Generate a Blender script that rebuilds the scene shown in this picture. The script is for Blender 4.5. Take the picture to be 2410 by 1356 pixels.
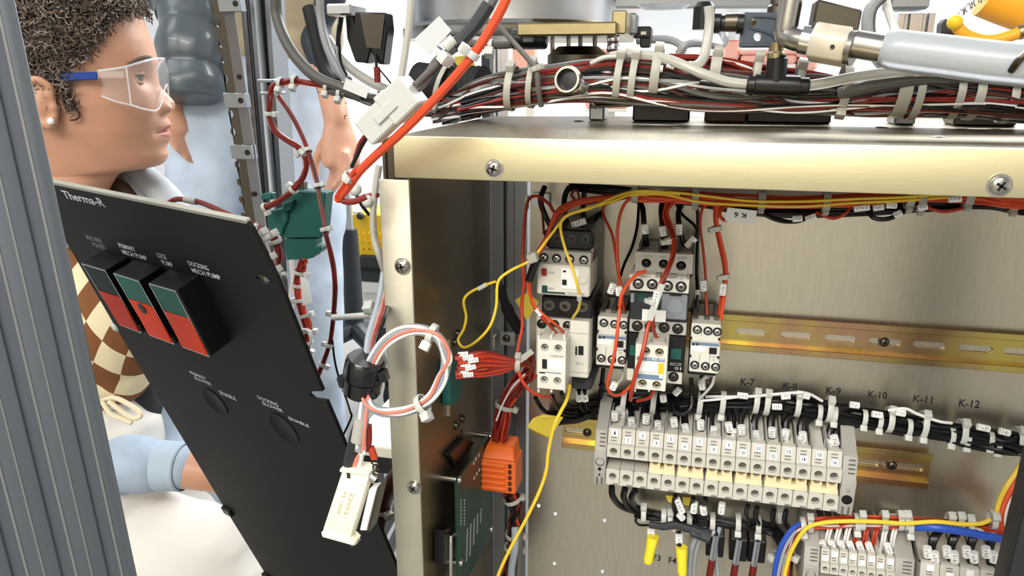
import bpy, bmesh, math, random
from mathutils import Vector, Matrix, noise
from mathutils.geometry import tessellate_polygon
random.seed(7)
V = Vector
for o in list(bpy.data.objects): bpy.data.objects.remove(o)
scene = bpy.context.scene
COL = scene.collection
# ---------------------------------------------------------------- camera
F, TH, YAW, ZC = 1800., math.radians(15.7), math.radians(13.7), 1.15
FW = V((-math.sin(YAW)*math.cos(TH), math.cos(YAW)*math.cos(TH), -math.sin(TH)))
RT = V((math.cos(YAW), math.sin(YAW), 0))
UP = RT.cross(FW)
CP = V((0, 0, ZC))
cam = bpy.data.cameras.new('camera'); camo = bpy.data.objects.new('camera', cam); COL.objects.link(camo)
cam.sensor_width = 36; cam.lens = 36*F/2410; cam.clip_start = .02; cam.clip_end = 60
camo.matrix_world = Matrix((( RT.x, UP.x, -FW.x, 0), (RT.y, UP.y, -FW.y, 0), (RT.z, UP.z, -FW.z, ZC), (0, 0, 0, 1)))
scene.camera = camo
# ---------------------------------------------------------------- world, lamps, exposure
w = bpy.data.worlds.new('room_light'); scene.world = w; w.use_nodes = True
bg = w.node_tree.nodes['Background']; bg.inputs[0].default_value = (.93, .96, 1, 1); bg.inputs[1].default_value = .36
def area(name, loc, to, sx, sy, power, col=(1, 1, 1)):
    l = bpy.data.lights.new(name, 'AREA'); l.shape = 'RECTANGLE'; l.size = sx; l.size_y = sy; l.energy = power; l.color = col
    o = bpy.data.objects.new(name, l); COL.objects.link(o); o.location = loc
    o.rotation_euler = (V(to)-V(loc)).to_track_quat('-Z', 'Y').to_euler(); return o
area('ceiling_lamp_front', (.1, -1.1, 2.7), (.15, .6, .9), 1.6, .8, 22, (1, .96, .88))
area('ceiling_lamp_back', (.3, 3.2, 2.9), (.3, 3.4, 0), 3.5, 1.6, 330, (.96, .98, 1))
area('fill_lamp_room', (-.8, -2.3, 2.95), (-.8, -2.6, 0), 2.4, 1.0, 135, (1, .965, .9))  # added fill lamp, brightens the front wall that flange and plate reflect
area('ceiling_lamp_left', (-1.6, .6, 2.75), (-.6, 1.2, .8), 1.2, 1.2, 18, (.96, .98, 1))
vs = scene.view_settings
scene.display_settings.display_device = 'sRGB'
vs.view_transform = 'Standard'; vs.look = 'None'; vs.gamma = 1; vs.use_curve_mapping = False; vs.exposure = 0.27
# ---------------------------------------------------------------- pixel -> place in the room
def ray(px, py): return FW + RT*((px-1205)/F) - UP*((py-678)/F)
def onY(px, py, Y): d = ray(px, py); return CP + d*(Y/d.y)
def onX(px, py, X): d = ray(px, py); return CP + d*(X/d.x)
def onZ(px, py, Z): d = ray(px, py); return CP + d*((Z-ZC)/d.z)
def atD(px, py, D): return CP + ray(px, py)*D
def face(x0, y0, x1, y1, Y):
    ym, xm = (y0+y1)/2, (x0+x1)/2
    return onY(x0, ym, Y).x, onY(x1, ym, Y).x, onY(xm, y1, Y).z, onY(xm, y0, Y).z   # X0,X1,Z0,Z1
# ---------------------------------------------------------------- materials
MATS = {}
def srgb(c):
    return tuple((x/12.92 if x <= .04045 else ((x+.055)/1.055)**2.4) for x in (v/255 for v in c))
def mat(name, col, rough=.5, metal=0, coat=0, alpha=None, trans=0, sub=0, var=0, vscale=40, bump=0, bscale=200, stretch=None, spec=.5, col2=None, ior=1.45):
    m = bpy.data.materials.new(name); m.use_nodes = True; MATS[name] = m
    nt = m.node_tree; b = nt.nodes['Principled BSDF']; c = srgb(col)
    b.inputs['Base Color'].default_value = (*c, 1); b.inputs['Roughness'].default_value = rough; b.inputs['Metallic'].default_value = metal
    b.inputs['Coat Weight'].default_value = coat; b.inputs['Transmission Weight'].default_value = trans; b.inputs['Specular IOR Level'].default_value = spec
    b.inputs['IOR'].default_value = ior
    if alpha is not None: b.inputs['Alpha'].default_value = alpha
    if sub: b.inputs['Subsurface Weight'].default_value = sub; b.inputs['Subsurface Radius'].default_value = (.01, .004, .002)
    if var or bump:
        tc = nt.nodes.new('ShaderNodeTexCoord'); mp = nt.nodes.new('ShaderNodeMapping')
        nt.links.new(tc.outputs['Object'], mp.inputs[0])
        if stretch: mp.inputs['Scale'].default_value = stretch
        if var:
            n = nt.nodes.new('ShaderNodeTexNoise'); n.inputs['Scale'].default_value = vscale; n.inputs['Detail'].default_value = 5
            nt.links.new(mp.outputs[0], n.inputs['Vector'])
            r = nt.nodes.new('ShaderNodeValToRGB'); nt.links.new(n.outputs[0], r.inputs[0])
            a = srgb(col2) if col2 else tuple(x*(1-var) for x in c); z = c if col2 else tuple(min(1, x*(1+var)) for x in c)
            r.color_ramp.elements[0].position = .35; r.color_ramp.elements[1].position = .65
            r.color_ramp.elements[0].color = (*a, 1); r.color_ramp.elements[1].color = (*z, 1)
            nt.links.new(r.outputs[0], b.inputs['Base Color'])
        if bump:
            n = nt.nodes.new('ShaderNodeTexNoise'); n.inputs['Scale'].default_value = bscale; n.inputs['Detail'].default_value = 3
            nt.links.new(mp.outputs[0], n.inputs['Vector'])
            bp = nt.nodes.new('ShaderNodeBump'); bp.inputs['Strength'].default_value = bump; bp.inputs['Distance'].default_value = .002
            nt.links.new(n.outputs[0], bp.inputs['Height']); nt.links.new(bp.outputs[0], b.inputs['Normal'])
    return m
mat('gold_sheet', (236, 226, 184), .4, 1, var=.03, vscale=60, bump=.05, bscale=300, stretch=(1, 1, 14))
mat('gold_sheet_top_shaded', (136, 127, 106), .36, 1, var=.14, vscale=18, bump=.1, bscale=90, stretch=(6, 1, 1))  # same gold sheet, dark reflections of loom and vessel put into the base
mat('gold_sheet_side_shaded', (132, 118, 94), .4, 1, var=.12, vscale=9, bump=.08, bscale=70, stretch=(1, 1, 3))  # same gold sheet, base darkened for the dark surroundings it reflects
mat('plate_sheet', (202, 195, 178), .33, 1, var=.04, vscale=40, bump=.05, bscale=400, stretch=(8, 8, 1))
mat('pale_sheet', (206, 202, 186), .42, 1, var=.05, vscale=30, bump=.05, bscale=120)
mat('rail_zinc', (202, 184, 104), .3, 1, var=.5, vscale=9, col2=(180, 138, 118), stretch=(2, 1, 1))
mat('rail_print', (176, 152, 78), .4, 1)
mat('extrusion', (150, 154, 158), .4, 1, bump=.03, bscale=300, stretch=(1, 1, .05))
mat('extrusion_dark', (96, 102, 108), .45, 1, bump=.03, bscale=300, stretch=(1, 1, .05))
mat('post_grey', (106, 112, 119), .5, .6, bump=.03, bscale=300, stretch=(1, 1, .05))
mat('alloy', (192, 194, 196), .3, 1)
mat('steel', (176, 172, 164), .25, 1)
mat('dark_steel', (96, 90, 80), .35, 1)
mat('chrome', (214, 214, 212), .12, 1)
mat('brass', (164, 150, 114), .35, 1, var=.08)
mat('panel_black', (13, 14, 15), .6, 0, spec=.35, bump=.03, bscale=900)
mat('black', (14, 14, 15), .35)
mat('black_matte', (20, 21, 22), .7)
mat('black_gloss', (10, 10, 11), .16, coat=.4)
mat('charcoal', (44, 48, 52), .55)
mat('dark_bar', (36, 40, 44), .5)
mat('nylon', (198, 200, 195), .4, sub=.15)
mat('nylon_dim', (174, 172, 162), .45, sub=.1)
mat('white_plastic', (232, 232, 226), .4)
mat('device_white', (222, 220, 210), .42)
mat('device_grey', (186, 184, 176), .45)
mat('terminal_beige', (204, 201, 192), .48)
mat('terminal_grey', (168, 166, 160), .5)
mat('terminal_dark', (92, 89, 82), .6)
mat('jumper', (226, 212, 172), .45)
mat('label_white', (248, 248, 246), .5)
mat('paper', (240, 240, 238), .7)
mat('ink', (22, 22, 24), .7)
mat('ink_grey', (120, 120, 118), .7)
mat('ink_blue', (110, 134, 160), .6)
mat('print_white', (214, 218, 220), .6)
mat('print_dim', (120, 122, 122), .6)
mat('red_wire', (182, 58, 32), .38)
mat('dark_red_wire', (122, 32, 24), .42)
mat('bright_red', (214, 78, 42), .38)
mat('orange_wire', (228, 92, 36), .38)
mat('yellow_wire', (238, 204, 62), .36)
mat('black_wire', (14, 14, 15), .3)
mat('grey_wire', (150, 152, 154), .42)
mat('grey_cable', (150, 158, 166), .38)
mat('dark_grey_wire', (92, 90, 86), .45)
mat('white_wire', (228, 228, 226), .4)
mat('brown_wire', (70, 30, 18), .45)
mat('blue_wire', (44, 84, 186), .36)
mat('salmon_wire', (222, 130, 112), .4)
mat('clear_tube', (204, 202, 192), .28, trans=.3)
mat('hose_clear', (186, 192, 198), .25, trans=.25)
mat('yellow_cap', (248, 226, 52), .4)
mat('yellow_tag', (228, 204, 70), .55)
mat('teal', (26, 92, 84), .5)
mat('pcb_green', (18, 62, 50), .4)
mat('orange_plastic', (226, 104, 36), .42)
mat('switch_green', (30, 104, 90), .4, spec=.2)
mat('switch_green_dark', (26, 40, 40), .45, spec=.15)
mat('switch_red', (236, 64, 18), .4, spec=.2)
mat('switch_red_dark', (176, 40, 16), .4, spec=.2)
mat('red_plastic', (150, 24, 20), .4)
mat('green_plastic', (20, 66, 56), .4)
mat('yellow_plastic', (240, 196, 40), .4)
mat('cover_clear', (150, 158, 166), .2, trans=.2)
mat('fuse_red', (126, 36, 26), .2, trans=.4)
mat('glass', (255, 255, 255), .05, trans=1, ior=1.2)
# ---------------------------------------------------------------- mesh helpers
class MB:
    def __init__(s): s.v = []; s.f = []; s.m = []
    def add(s, vs, fs, mi=0):
        k = len(s.v); s.v += [V(p) for p in vs]; s.f += [tuple(i+k for i in f) for f in fs]; s.m += [mi]*len(fs); return s
    def hexa(s, p, mi=0):    # 8 corners: bottom loop 0-3, top loop 4-7
        return s.add(p, [(3, 2, 1, 0), (4, 5, 6, 7), (0, 1, 5, 4), (1, 2, 6, 5), (2, 3, 7, 6), (3, 0, 4, 7)], mi)
    def box(s, x0, x1, y0, y1, z0, z1, mi=0):
        return s.hexa([(x0, y0, z0), (x1, y0, z0), (x1, y1, z0), (x0, y1, z0), (x0, y0, z1), (x1, y0, z1), (x1, y1, z1), (x0, y1, z1)], mi)
    def obox(s, c, ax, ay, az, mi=0):   # centre and half-axis vectors
        c, ax, ay, az = V(c), V(ax), V(ay), V(az)
        return s.hexa([c+ax*a+ay*b+az*d for d in (-1, 1) for a, b in ((-1, -1), (1, -1), (1, 1), (-1, 1))], mi)
    def prism(s, poly, e, mi=0):
        n = len(poly); e = V(e); P = [V(p) for p in poly]
        return s.add(P+[p+e for p in P], [tuple(range(n))[::-1], tuple(range(n, 2*n))]+[(i, (i+1) % n, n+(i+1) % n, n+i) for i in range(n)], mi)
    def cyl(s, a, b, r, r2=None, n=12, cap=True, mi=0):
        a, b = V(a), V(b); d = (b-a).normalized(); r2 = r if r2 is None else r2
        u = d.orthogonal().normalized(); w_ = d.cross(u)
        vs = [c+(u*math.cos(t)+w_*math.sin(t))*q for c, q in ((a, r), (b, r2)) for t in [2*math.pi*i/n for i in range(n)]]
        fs = [(i, (i+1) % n, n+(i+1) % n, n+i) for i in range(n)]
        if cap: fs += [tuple(range(n))[::-1], tuple(range(n, 2*n))]
        return s.add(vs, fs, mi)
    def lathe(s, a, d, prof, n=16, mi=0, cap=True):    # prof: (distance along d, radius)
        a, d = V(a), V(d).normalized(); u = d.orthogonal().normalized(); w_ = d.cross(u); k = len(prof)
        vs = [a+d*h+(u*math.cos(t)+w_*math.sin(t))*r for h, r in prof for t in [2*math.pi*i/n for i in range(n)]]
        fs = [(j*n+i, j*n+(i+1) % n, (j+1)*n+(i+1) % n, (j+1)*n+i) for j in range(k-1) for i in range(n)]
        if cap: fs += [tuple(range(n))[::-1], tuple(range((k-1)*n, k*n))]
        return s.add(vs, fs, mi)
    def tube(s, pts, r, n=7, mi=0, cap=True, flat=1.):
        k = len(pts); P = [V(p) for p in pts]; R = r if hasattr(r, '__len__') else [r]*k
        T = [(P[min(i+1, k-1)]-P[max(i-1, 0)]).normalized() for i in range(k)]
        u = T[0].orthogonal().normalized(); vs = []
        for i in range(k):
            u = (u-T[i]*u.dot(T[i])).normalized(); w_ = T[i].cross(u)
            vs += [P[i]+(u*math.cos(t)+w_*math.sin(t)*flat)*R[i] for t in [2*math.pi*j/n for j in range(n)]]
        fs = [(j*n+i, j*n+(i+1) % n, (j+1)*n+(i+1) % n, (j+1)*n+i) for j in range(k-1) for i in range(n)]
        if cap: fs += [tuple(range(n))[::-1], tuple(range((k-1)*n, k*n))]
        return s.add(vs, fs, mi)
    def ball(s, c, r, n=10, mi=0, sc=(1, 1, 1)):
        prof = [(-math.cos(math.pi*i/n), max(1e-4, math.sin(math.pi*i/n))) for i in range(n+1)]
        m_ = MB().lathe((0, 0, 0), (0, 0, 1), prof, n*2)
        return s.add([V(c)+V((p.x*sc[0], p.y*sc[1], p.z*sc[2]))*r for p in m_.v], m_.f, mi)
    def holed(s, outer, holes, o, ex, ey, e, mi=0):   # flat plate with holes, 2-D loops on (o,ex,ey), thickness vector e
        o, ex, ey, e = V(o), V(ex), V(ey), V(e)
        loops = [[V((p[0], p[1], 0)) for p in L] for L in [outer]+holes]
        tris = tessellate_polygon(loops); flat = [p for L in loops for p in L]; n = len(flat)
        W = [o+ex*p.x+ey*p.y for p in flat]; fs = []
        for t in tris: fs += [tuple(t), tuple(i+n for i in reversed(t))]
        k = 0
        for L in loops:
            m_ = len(L); fs += [(k+i, k+(i+1) % m_, n+k+(i+1) % m_, n+k+i) for i in range(m_)]; k += m_
        return s.add(W+[p+e for p in W], fs, mi)
    def mesh(s, name, mats, off=V((0, 0, 0)), bevel=0, smooth=35, seg=1):
        me = bpy.data.meshes.new(name); me.from_pydata([p-off for p in s.v], [], s.f)
        for i, p in enumerate(me.polygons): p.material_index = s.m[i]
        for m_ in (mats if isinstance(mats, (list, tuple)) else [mats]): me.materials.append(MATS[m_] if isinstance(m_, str) else m_)
        bm = bmesh.new(); bm.from_mesh(me); bmesh.ops.recalc_face_normals(bm, faces=bm.faces)
        if bevel:
            es = [e for e in bm.edges if len(e.link_faces) == 2 and e.calc_face_angle(0) > .6]
            bmesh.ops.bevel(bm, geom=es, offset=bevel, segments=seg, affect='EDGES', profile=.5, clamp_overlap=True)
        bm.to_mesh(me); bm.free()
        if smooth:
            me.shade_smooth(); me.set_sharp_from_angle(angle=math.radians(smooth))
        me.update(); return me
def wloc(o):
    p = V((0, 0, 0))
    while o: p = p+o.location; o = o.parent
    return p
def thing(name, label, cat, loc, group=None):
    o = bpy.data.objects.new(name, None); COL.objects.link(o); o.location = loc; o.empty_display_size = .02
    o['label'] = label; o['category'] = cat
    if group: o['group'] = group
    return o
def part(name, mb, m, parent, bevel=0, smooth=35, label=None, seg=1, kind=None):
    me = mb.mesh(name, m, wloc(parent), bevel, smooth, seg)
    o = bpy.data.objects.new(name, me); COL.objects.link(o); o.parent = parent
    if label: o['label'] = label
    if kind: o['kind'] = kind
    return o
def single(name, mb, m, label, cat, group=None, bevel=0, smooth=35, seg=1, kind=None):
    n = len(mb.v); c = sum(mb.v, V((0, 0, 0)))/n; c.z = min(p.z for p in mb.v)
    o = bpy.data.objects.new(name, mb.mesh(name, m, c, bevel, smooth, seg)); COL.objects.link(o); o.location = c
    if label: o['label'] = label; o['category'] = cat
    if group: o['group'] = group
    if kind: o['kind'] = kind
    return o
def struct(name, mb, m, bevel=0): return single(name, mb, m, None, None, kind='structure', bevel=bevel)
def copy_tree(o, parent=None, skip=()):
    c = o.copy(); COL.objects.link(c); c.parent = parent
    for ch in o.children: copy_tree(ch, c)
    return c
def smooth_path(pts, per=6):
    P = [V(p) for p in pts]
    if len(P) < 3: return [P[0].lerp(P[-1], i/per) for i in range(per+1)]
    Q = [P[0]*2-P[1]]+P+[P[-1]*2-P[-2]]; out = []
    for i in range(1, len(Q)-2):
        a, b, c, d = Q[i-1:i+3]
        for k in range(per):
            t = k/per
            out.append(.5*((2*b)+(c-a)*t+(2*a-5*b+4*c-d)*t*t+(3*b-a-3*c+d)*t*t*t))
    out.append(P[-1]); return out
def pix(pts): return [onY(*p) for p in pts]
def wire(parent, pts, r, m, name="wire", per=5, n=9, world=False, label=None):
    return part(name, MB().tube(smooth_path(pts if world else pix(pts), per), r, n), m, parent, label=label)
def frame_at(path, t):
    i = max(0, min(len(path)-2, int(t*(len(path)-1)))); u = t*(len(path)-1)-i
    return path[i].lerp(path[i+1], u), (path[i+1]-path[i]).normalized()
def tie(parent, p, d, r, head, wd=.0022, m='nylon', hs=.0036, tail=0):
    """nylon cable tie: a band around direction d at p, a head block on the side 'head'"""
    hs *= .82; d = V(d).normalized(); p = V(p); h = V(head); h = (h-d*h.dot(d)).normalized(); q = d.cross(h)
    mb = MB(); n = 14; vs = []
    for a, rr in ((-wd, r), (wd, r), (wd, r+.0011), (-wd, r+.0011)):
        vs += [p+d*a+(h*math.cos(t)+q*math.sin(t))*rr for t in [2*math.pi*i/n for i in range(n)]]
    mb.add(vs, [(k*n+i, k*n+(i+1) % n, ((k+1) % 4)*n+(i+1) % n, ((k+1) % 4)*n+i) for k in range(4) for i in range(n)])
    c = p+h*(r+hs*.75); mb.obox(c, d*hs*.85, q*hs, h*hs*.8)
    if tail: mb.obox(c+q*(hs+tail/2), d*wd, q*tail/2, h*.0006)
    return part('cable_tie', mb, m, parent, bevel=.0007, seg=2)
def marker(parent, a, b, r, m='label_white', marks=2):
    """printed sleeve around a wire, thin dark print rings"""
    a, b = V(a), V(b); mb = MB(); mb.cyl(a, b, r, n=9)
    d = (b-a); rn = random.random
    v = (CP-(a+b)/2).normalized(); q = d.normalized().cross(v).normalized(); v = q.cross(d.normalized())
    for i in range(marks+1):
        c = a+d*((i+.8+rn()*.3)/(marks+1.9)); mb.obox(c+v*r*.96+q*r*(rn()-.5)*.3, d*.03, q*r*(.22+.25*rn()), v*r*.06, 1)
    return part('wire_marker', mb, [m, 'ink_grey'], parent)
def strands(parent, path, R, spec, seed=0, per_knot=5, name='wire', squash=1., n=6, qmin=0):
    rnd = random.Random(seed); k = len(path)
    T = [(path[min(i+1, k-1)]-path[max(i-1, 0)]).normalized() for i in range(k)]
    u = T[0].orthogonal().normalized(); FR = []
    for i in range(k):
        u = (u-T[i]*u.dot(T[i])).normalized(); FR.append((u.copy(), T[i].cross(u)))
    for m, r, cnt in spec:
        for c in range(cnt):
            nk = max(2, k//per_knot+1)
            a0, q0 = rnd.random()*6.283, max(qmin, math.sqrt(rnd.random()))
            kn = [(a0+rnd.gauss(0, .45), min(1, max(qmin, q0+rnd.gauss(0, .16)))) for _ in range(nk+2)]
            pts = []
            for i in range(k):
                t = i/(k-1)*nk; j = int(t); f = t-j; f = f*f*(3-2*f)
                a = kn[j][0]*(1-f)+kn[min(j+1, nk+1)][0]*f; q = (kn[j][1]*(1-f)+kn[min(j+1, nk+1)][1]*f)*max(R-r, 0)
                pts.append(path[i]+FR[i][0]*math.cos(a)*q+FR[i][1]*math.sin(a)*q*squash)
            part(name, MB().tube(pts, r, n), m, parent)
def harness(name, label, cat, pts, R, spec, ties=(), seed=0, per=6, world=False, group=None, head=None, tm='nylon', wd=.0022, hs=.0036, core=None, squash=1., knot=5, qmin=0):
    P = smooth_path(pts if world else pix(pts), per); t = thing(name, label, cat, P[0], group)
    if core: part('inner_wires', MB().tube(P, R*(.6 if qmin else .8), 10), core, t)
    strands(t, P, R, spec, seed, knot, squash=squash, qmin=qmin)
    for tt in ties:
        p, d = frame_at(P, tt[0] if isinstance(tt, tuple) else tt)
        h = V(tt[1]) if isinstance(tt, tuple) else (V(head) if head else (CP-p).normalized()+V((0, 0, -.4)))
        tie(t, p, d, R*1.04, h, wd, tm, hs)
    return t, P
FONT = None
def text(s, o, xv, yv, m, parent, name='lettering', ext=.00012, bold=.014):
    """lettering stretched over the parallelogram o, xv (full width), yv (cap height)"""
    cu = bpy.data.curves.new('txt', 'FONT'); cu.body = s; cu.resolution_u = 2; cu.offset = bold
    ob = bpy.data.objects.new('txt', cu); COL.objects.link(ob)
    dg = bpy.context.evaluated_depsgraph_get(); me = bpy.data.meshes.new_from_object(ob.evaluated_get(dg))
    bpy.data.objects.remove(ob); bpy.data.curves.remove(cu)
    xs = [v.co.x for v in me.vertices]; ys = [v.co.y for v in me.vertices]
    x0, x1, y0, y1 = min(xs), max(xs), min(ys), max(ys); o, xv, yv = V(o), V(xv), V(yv); n = xv.cross(yv).normalized()
    if n.dot(CP-o) < 0: n = -n
    mb = MB()
    vs = [o+xv*((v.co.x-x0)/(x1-x0))+yv*((v.co.y-y0)/(y1-y0))+n*ext for v in me.vertices]
    mb.add(vs, [tuple(p.vertices) for p in me.polygons]); bpy.data.meshes.remove(me)
    return part(name, mb, m, parent, smooth=0)
def textY(s, x0, y0, x1, y1, Y, m, parent, slope=None, flip=False, **k):
    """lettering on a plane Y=const inside the pixel rectangle (axis aligned in the room)"""
    X0, X1, Z0, Z1 = face(x0, y0, x1, y1, Y)
    if flip: return text(s, (X1, Y, Z1), (X0-X1, 0, 0), (0, 0, Z0-Z1), m, parent, **k)
    return text(s, (X0, Y, Z0), (X1-X0, 0, 0), (0, 0, Z1-Z0), m, parent, **k)
def circ(cx, cy, r, n=12, ry=None): return [(cx+r*math.cos(2*math.pi*i/n), cy+(ry or r)*math.sin(2*math.pi*i/n)) for i in range(n)]
def slot(cx, cy, w_, h, n=5):
    r = h/2; a = w_/2-r
    return [(cx+a+r*math.cos(t), cy+r*math.sin(t)) for t in [-math.pi/2+math.pi*i/n for i in range(n+1)]]+[(cx-a+r*math.cos(t), cy+r*math.sin(t)) for t in [math.pi/2+math.pi*i/n for i in range(n+1)]]
def screw(parent, p, d, r, m='steel', name='screw', h=None, cross=True, washer=True):
    """pan head screw, head towards d, with a cross recess"""
    p, d = V(p), V(d).normalized(); h = h or r*.6; mb = MB()
    if washer: mb.lathe(p, d, [(0, r*1.28), (h*.18, r*1.28)], 16)
    mb.lathe(p, d, [(0, r), (h*.55, r), (h*.85, r*.8), (h, r*.45)], 16)
    if cross:
        a = math.radians(random.uniform(0, 90)); u = d.orthogonal().normalized(); q = d.cross(u)
        for k in (0, 1):
            e = u*math.cos(a+k*1.5708)+q*math.sin(a+k*1.5708); f = d.cross(e)
            mb.obox(p+d*h*.97, e*r*.55, f*r*.13, d*h*.09, 1)
    return part(name, mb, [m, 'black'], parent)
mat('valve_blue', (70, 80, 92), .45)
mat('brass_white', (226, 216, 196), .5, .5)
mat('tag_grey', (196, 200, 202), .6)
mat('salmon_box', (236, 176, 160), .6)
mat('yellow_hose', (240, 170, 44), .4)
mat('hood_metal', (255, 250, 226), .35, .1)
mat('hood_ink', (196, 186, 146), .5)
mat('bench_cream', (232, 226, 208), .5)
mat('skin', (200, 150, 122), .45, sub=.12, var=.05, vscale=22)
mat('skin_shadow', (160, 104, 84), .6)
mat('lip', (176, 104, 92), .4, sub=.1)
mat('pearl', (246, 244, 240), .15, coat=.5)
mat('eye_white', (226, 222, 216), .2)
mat('iris', (70, 58, 46), .2)
mat('hair_dark', (58, 47, 40), .6)
mat('hair_brown', (104, 88, 76), .55)
mat('hair_light', (164, 150, 136), .5)
mat('denim', (176, 190, 206), .85, var=.10, vscale=16, bump=.1, bscale=300)
mat('tan_cloth', (168, 154, 128), .85, var=.06, vscale=10)
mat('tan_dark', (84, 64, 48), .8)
mat('quilt_grey', (74, 82, 87), .36, coat=.15, var=.06, vscale=20)
mat('navy_cloth', (44, 50, 58), .7)
mat('hoodie_grey', (178, 184, 190), .85, var=.08, vscale=30, bump=.1, bscale=500)
mat('hoodie_blue', (158, 174, 192), .85, var=.08, vscale=30, bump=.1, bscale=500)
mat('cuff_blue', (166, 182, 198), .8, bump=.1, bscale=600)
mat('white_cloth', (218, 215, 208), .85, bump=.06, bscale=400)
mat('cream_knit', (226, 214, 186), .85, bump=.15, bscale=500)
mat('temple_blue', (22, 62, 150), .35)
mat('temple_navy', (20, 28, 42), .4)
mat('lens_clear', (236, 240, 244), .04, alpha=.13, spec=.8)
mat('clear_rim', (240, 242, 244), .15, alpha=.5, spec=.8)
m_ = mat('argyle', (236, 222, 184), .85); nt = m_.node_tree      # cream and brown diamonds knitted in
tc = nt.nodes.new('ShaderNodeTexCoord'); mp_n = nt.nodes.new('ShaderNodeMapping'); mp_n.inputs['Rotation'].default_value = (0, math.radians(45), 0); mp_n.inputs['Scale'].default_value = (2.5, 0, 1.15)
ck = nt.nodes.new('ShaderNodeTexChecker'); ck.inputs['Scale'].default_value = 24; ck.inputs['Color1'].default_value = (*srgb((236, 222, 184)), 1); ck.inputs['Color2'].default_value = (*srgb((128, 82, 48)), 1)
nt.links.new(tc.outputs['Object'], mp_n.inputs[0]); nt.links.new(mp_n.outputs[0], ck.inputs[0]); nt.links.new(ck.outputs[0], nt.nodes['Principled BSDF'].inputs['Base Color'])
# ================================================================ the room
mb = MB(); mb.box(-6, 6, -3, 7.5, -.1, 0)
mat('floor_tile', (128, 128, 126), .4, var=.05, vscale=3)
mat('wall_white', (240, 241, 242), .8)
struct('floor', mb, 'floor_tile')
struct('wall_back', MB().box(-6, 6, 6, 6.15, 0, 3.2), 'wall_white')
struct('wall_left', MB().box(-5.15, -5, -3, 6, 0, 3.2), 'wall_white')
mat('wall_grey', (222, 216, 204), .8)
struct('wall_front', MB().box(-5, 4, -3.15, -3, 0, 3.2), 'wall_grey')
struct('wall_right', MB().box(4, 4.15, -3, 6, 0, 3.2), 'wall_white')
# ================================================================ enclosure
YF, YB = .50, .71
XL = -.1957
enc = thing('electrical_enclosure', 'open gold-tinted sheet metal electrical enclosure filling the right of the picture', 'enclosure', (.08, .62, .30))
ztop, zfl = 1.1082, 1.0797
part('top_panel', MB().prism([(-.2065, YF+.002, ztop-.002), (.52, YF+.002, ztop-.002), (.52, .88, ztop-.002), (.25, .865, ztop-.002), (-.2065, .76, ztop-.002)], (0, 0, .002)), 'gold_sheet_top_shaded', enc, bevel=.0006)
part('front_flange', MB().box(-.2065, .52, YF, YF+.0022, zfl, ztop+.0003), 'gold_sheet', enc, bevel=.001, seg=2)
part('side_panel', MB().box(XL-.0025, XL, YF+.002, .7085, .28, zfl-.0005), 'gold_sheet_side_shaded', enc, bevel=.0004)
part('side_flange', MB().box(-.2186, XL, YF, YF+.0025, .28, zfl-.0012), 'pale_sheet', enc, bevel=.0009, seg=2)
part('corner_tab', MB().box(-.2155, -.2085, YF+.006, YF+.05, zfl-.006, ztop-.004).box(-.2165, -.214, YF+.004, YF+.03, zfl-.012, ztop-.002), 'dark_steel', enc, bevel=.0004)
for px, py, r, pa in ((1163, 397, .0052, 0), (2352, 437, .0055, 0), (948, 627, .0050, 1), (975, 1147, .0048, 1)):
    screw(enc, onY(px, py, YF), (0, -1, 0), r, 'steel', h=.0035)
# shallow press marks on the top panel
for px, py in ((1362, 285), (1500, 278), (1592, 302), (2075, 300), (2210, 322)):
    c = onZ(px, py, ztop+.0003); part('dimple', MB().lathe(c, (0, 0, 1), [(0, .005), (.0004, .0042), (.0001, .003)], 14), 'dark_steel', enc)
# ---- rear mounting plate with real holes
mp = thing('mounting_plate', 'brushed gold-grey rear mounting plate carrying the relays and terminal rails', 'plate', (.2, YB, .45))
holes = []
for px, py in ((1268, 1190), (1307, 1209), (1423, 1225), (1305, 1326), (1418, 1345), (1552, 1246), (1586, 1250)):
    p = onY(px, py, YB); holes.append(circ(p.x, p.z, .0022 if py > 1180 and px < 1500 else .0012, 10))
part('plate', MB().holed([(-.155, .45), (.55, .45), (.55, 1.1055), (-.155, 1.1055)], holes, (0, YB, 0), (1, 0, 0), (0, 0, 1), (0, .0025, 0)), 'plate_sheet', mp, smooth=0)
for s, x0, y0, x1, y1 in (('K-6', 1646, 884, 1680, 900), ('K-7', 1743, 891, 1776, 908), ('K-8', 1843, 901, 1876, 917), ('K-9', 1944, 911, 1979, 928), ('K-10', 2043, 921, 2088, 938), ('K-11', 2149, 931, 2195, 948), ('K-12', 2257, 941, 2306, 959), ('F3', 1537, 1306, 1555, 1320), ('F4', 1574, 1312, 1592, 1327)):
    textY(s, x0, y0, x1, y1, YB, 'ink', mp)
# ---- uprights between side panel and plate (T slot extrusion, slot to the front)
def tslot(x0, x1, y0, y1, ns=1):
    """profile loop of an extrusion, slots on the front (y0)"""
    L = [(x0, y1), (x0, y0)]; wd = (x1-x0)/ns
    for k in range(ns):
        c = x0+wd*(k+.5); a = wd*.13; b = wd*.26
        L += [(c-a-.0008, y0), (c-a, y0+.0012), (c-a, y0+.0035), (c-b, y0+.0035), (c-b, y0+.008), (c+b, y0+.008), (c+b, y0+.0035), (c+a, y0+.0035), (c+a, y0+.0012), (c+a+.0008, y0)]
    return L+[(x1, y0), (x1, y1)]
st = thing('upright_strut', 'slotted aluminium upright standing between the side panel and rear plate', 'strut', (-.176, .73, .28))
part('extrusion', MB().prism([(x, y, .28) for x, y in tslot(-.1945, -.1585, .712, .742)], (0, 0, .82)), 'extrusion', st)
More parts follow.
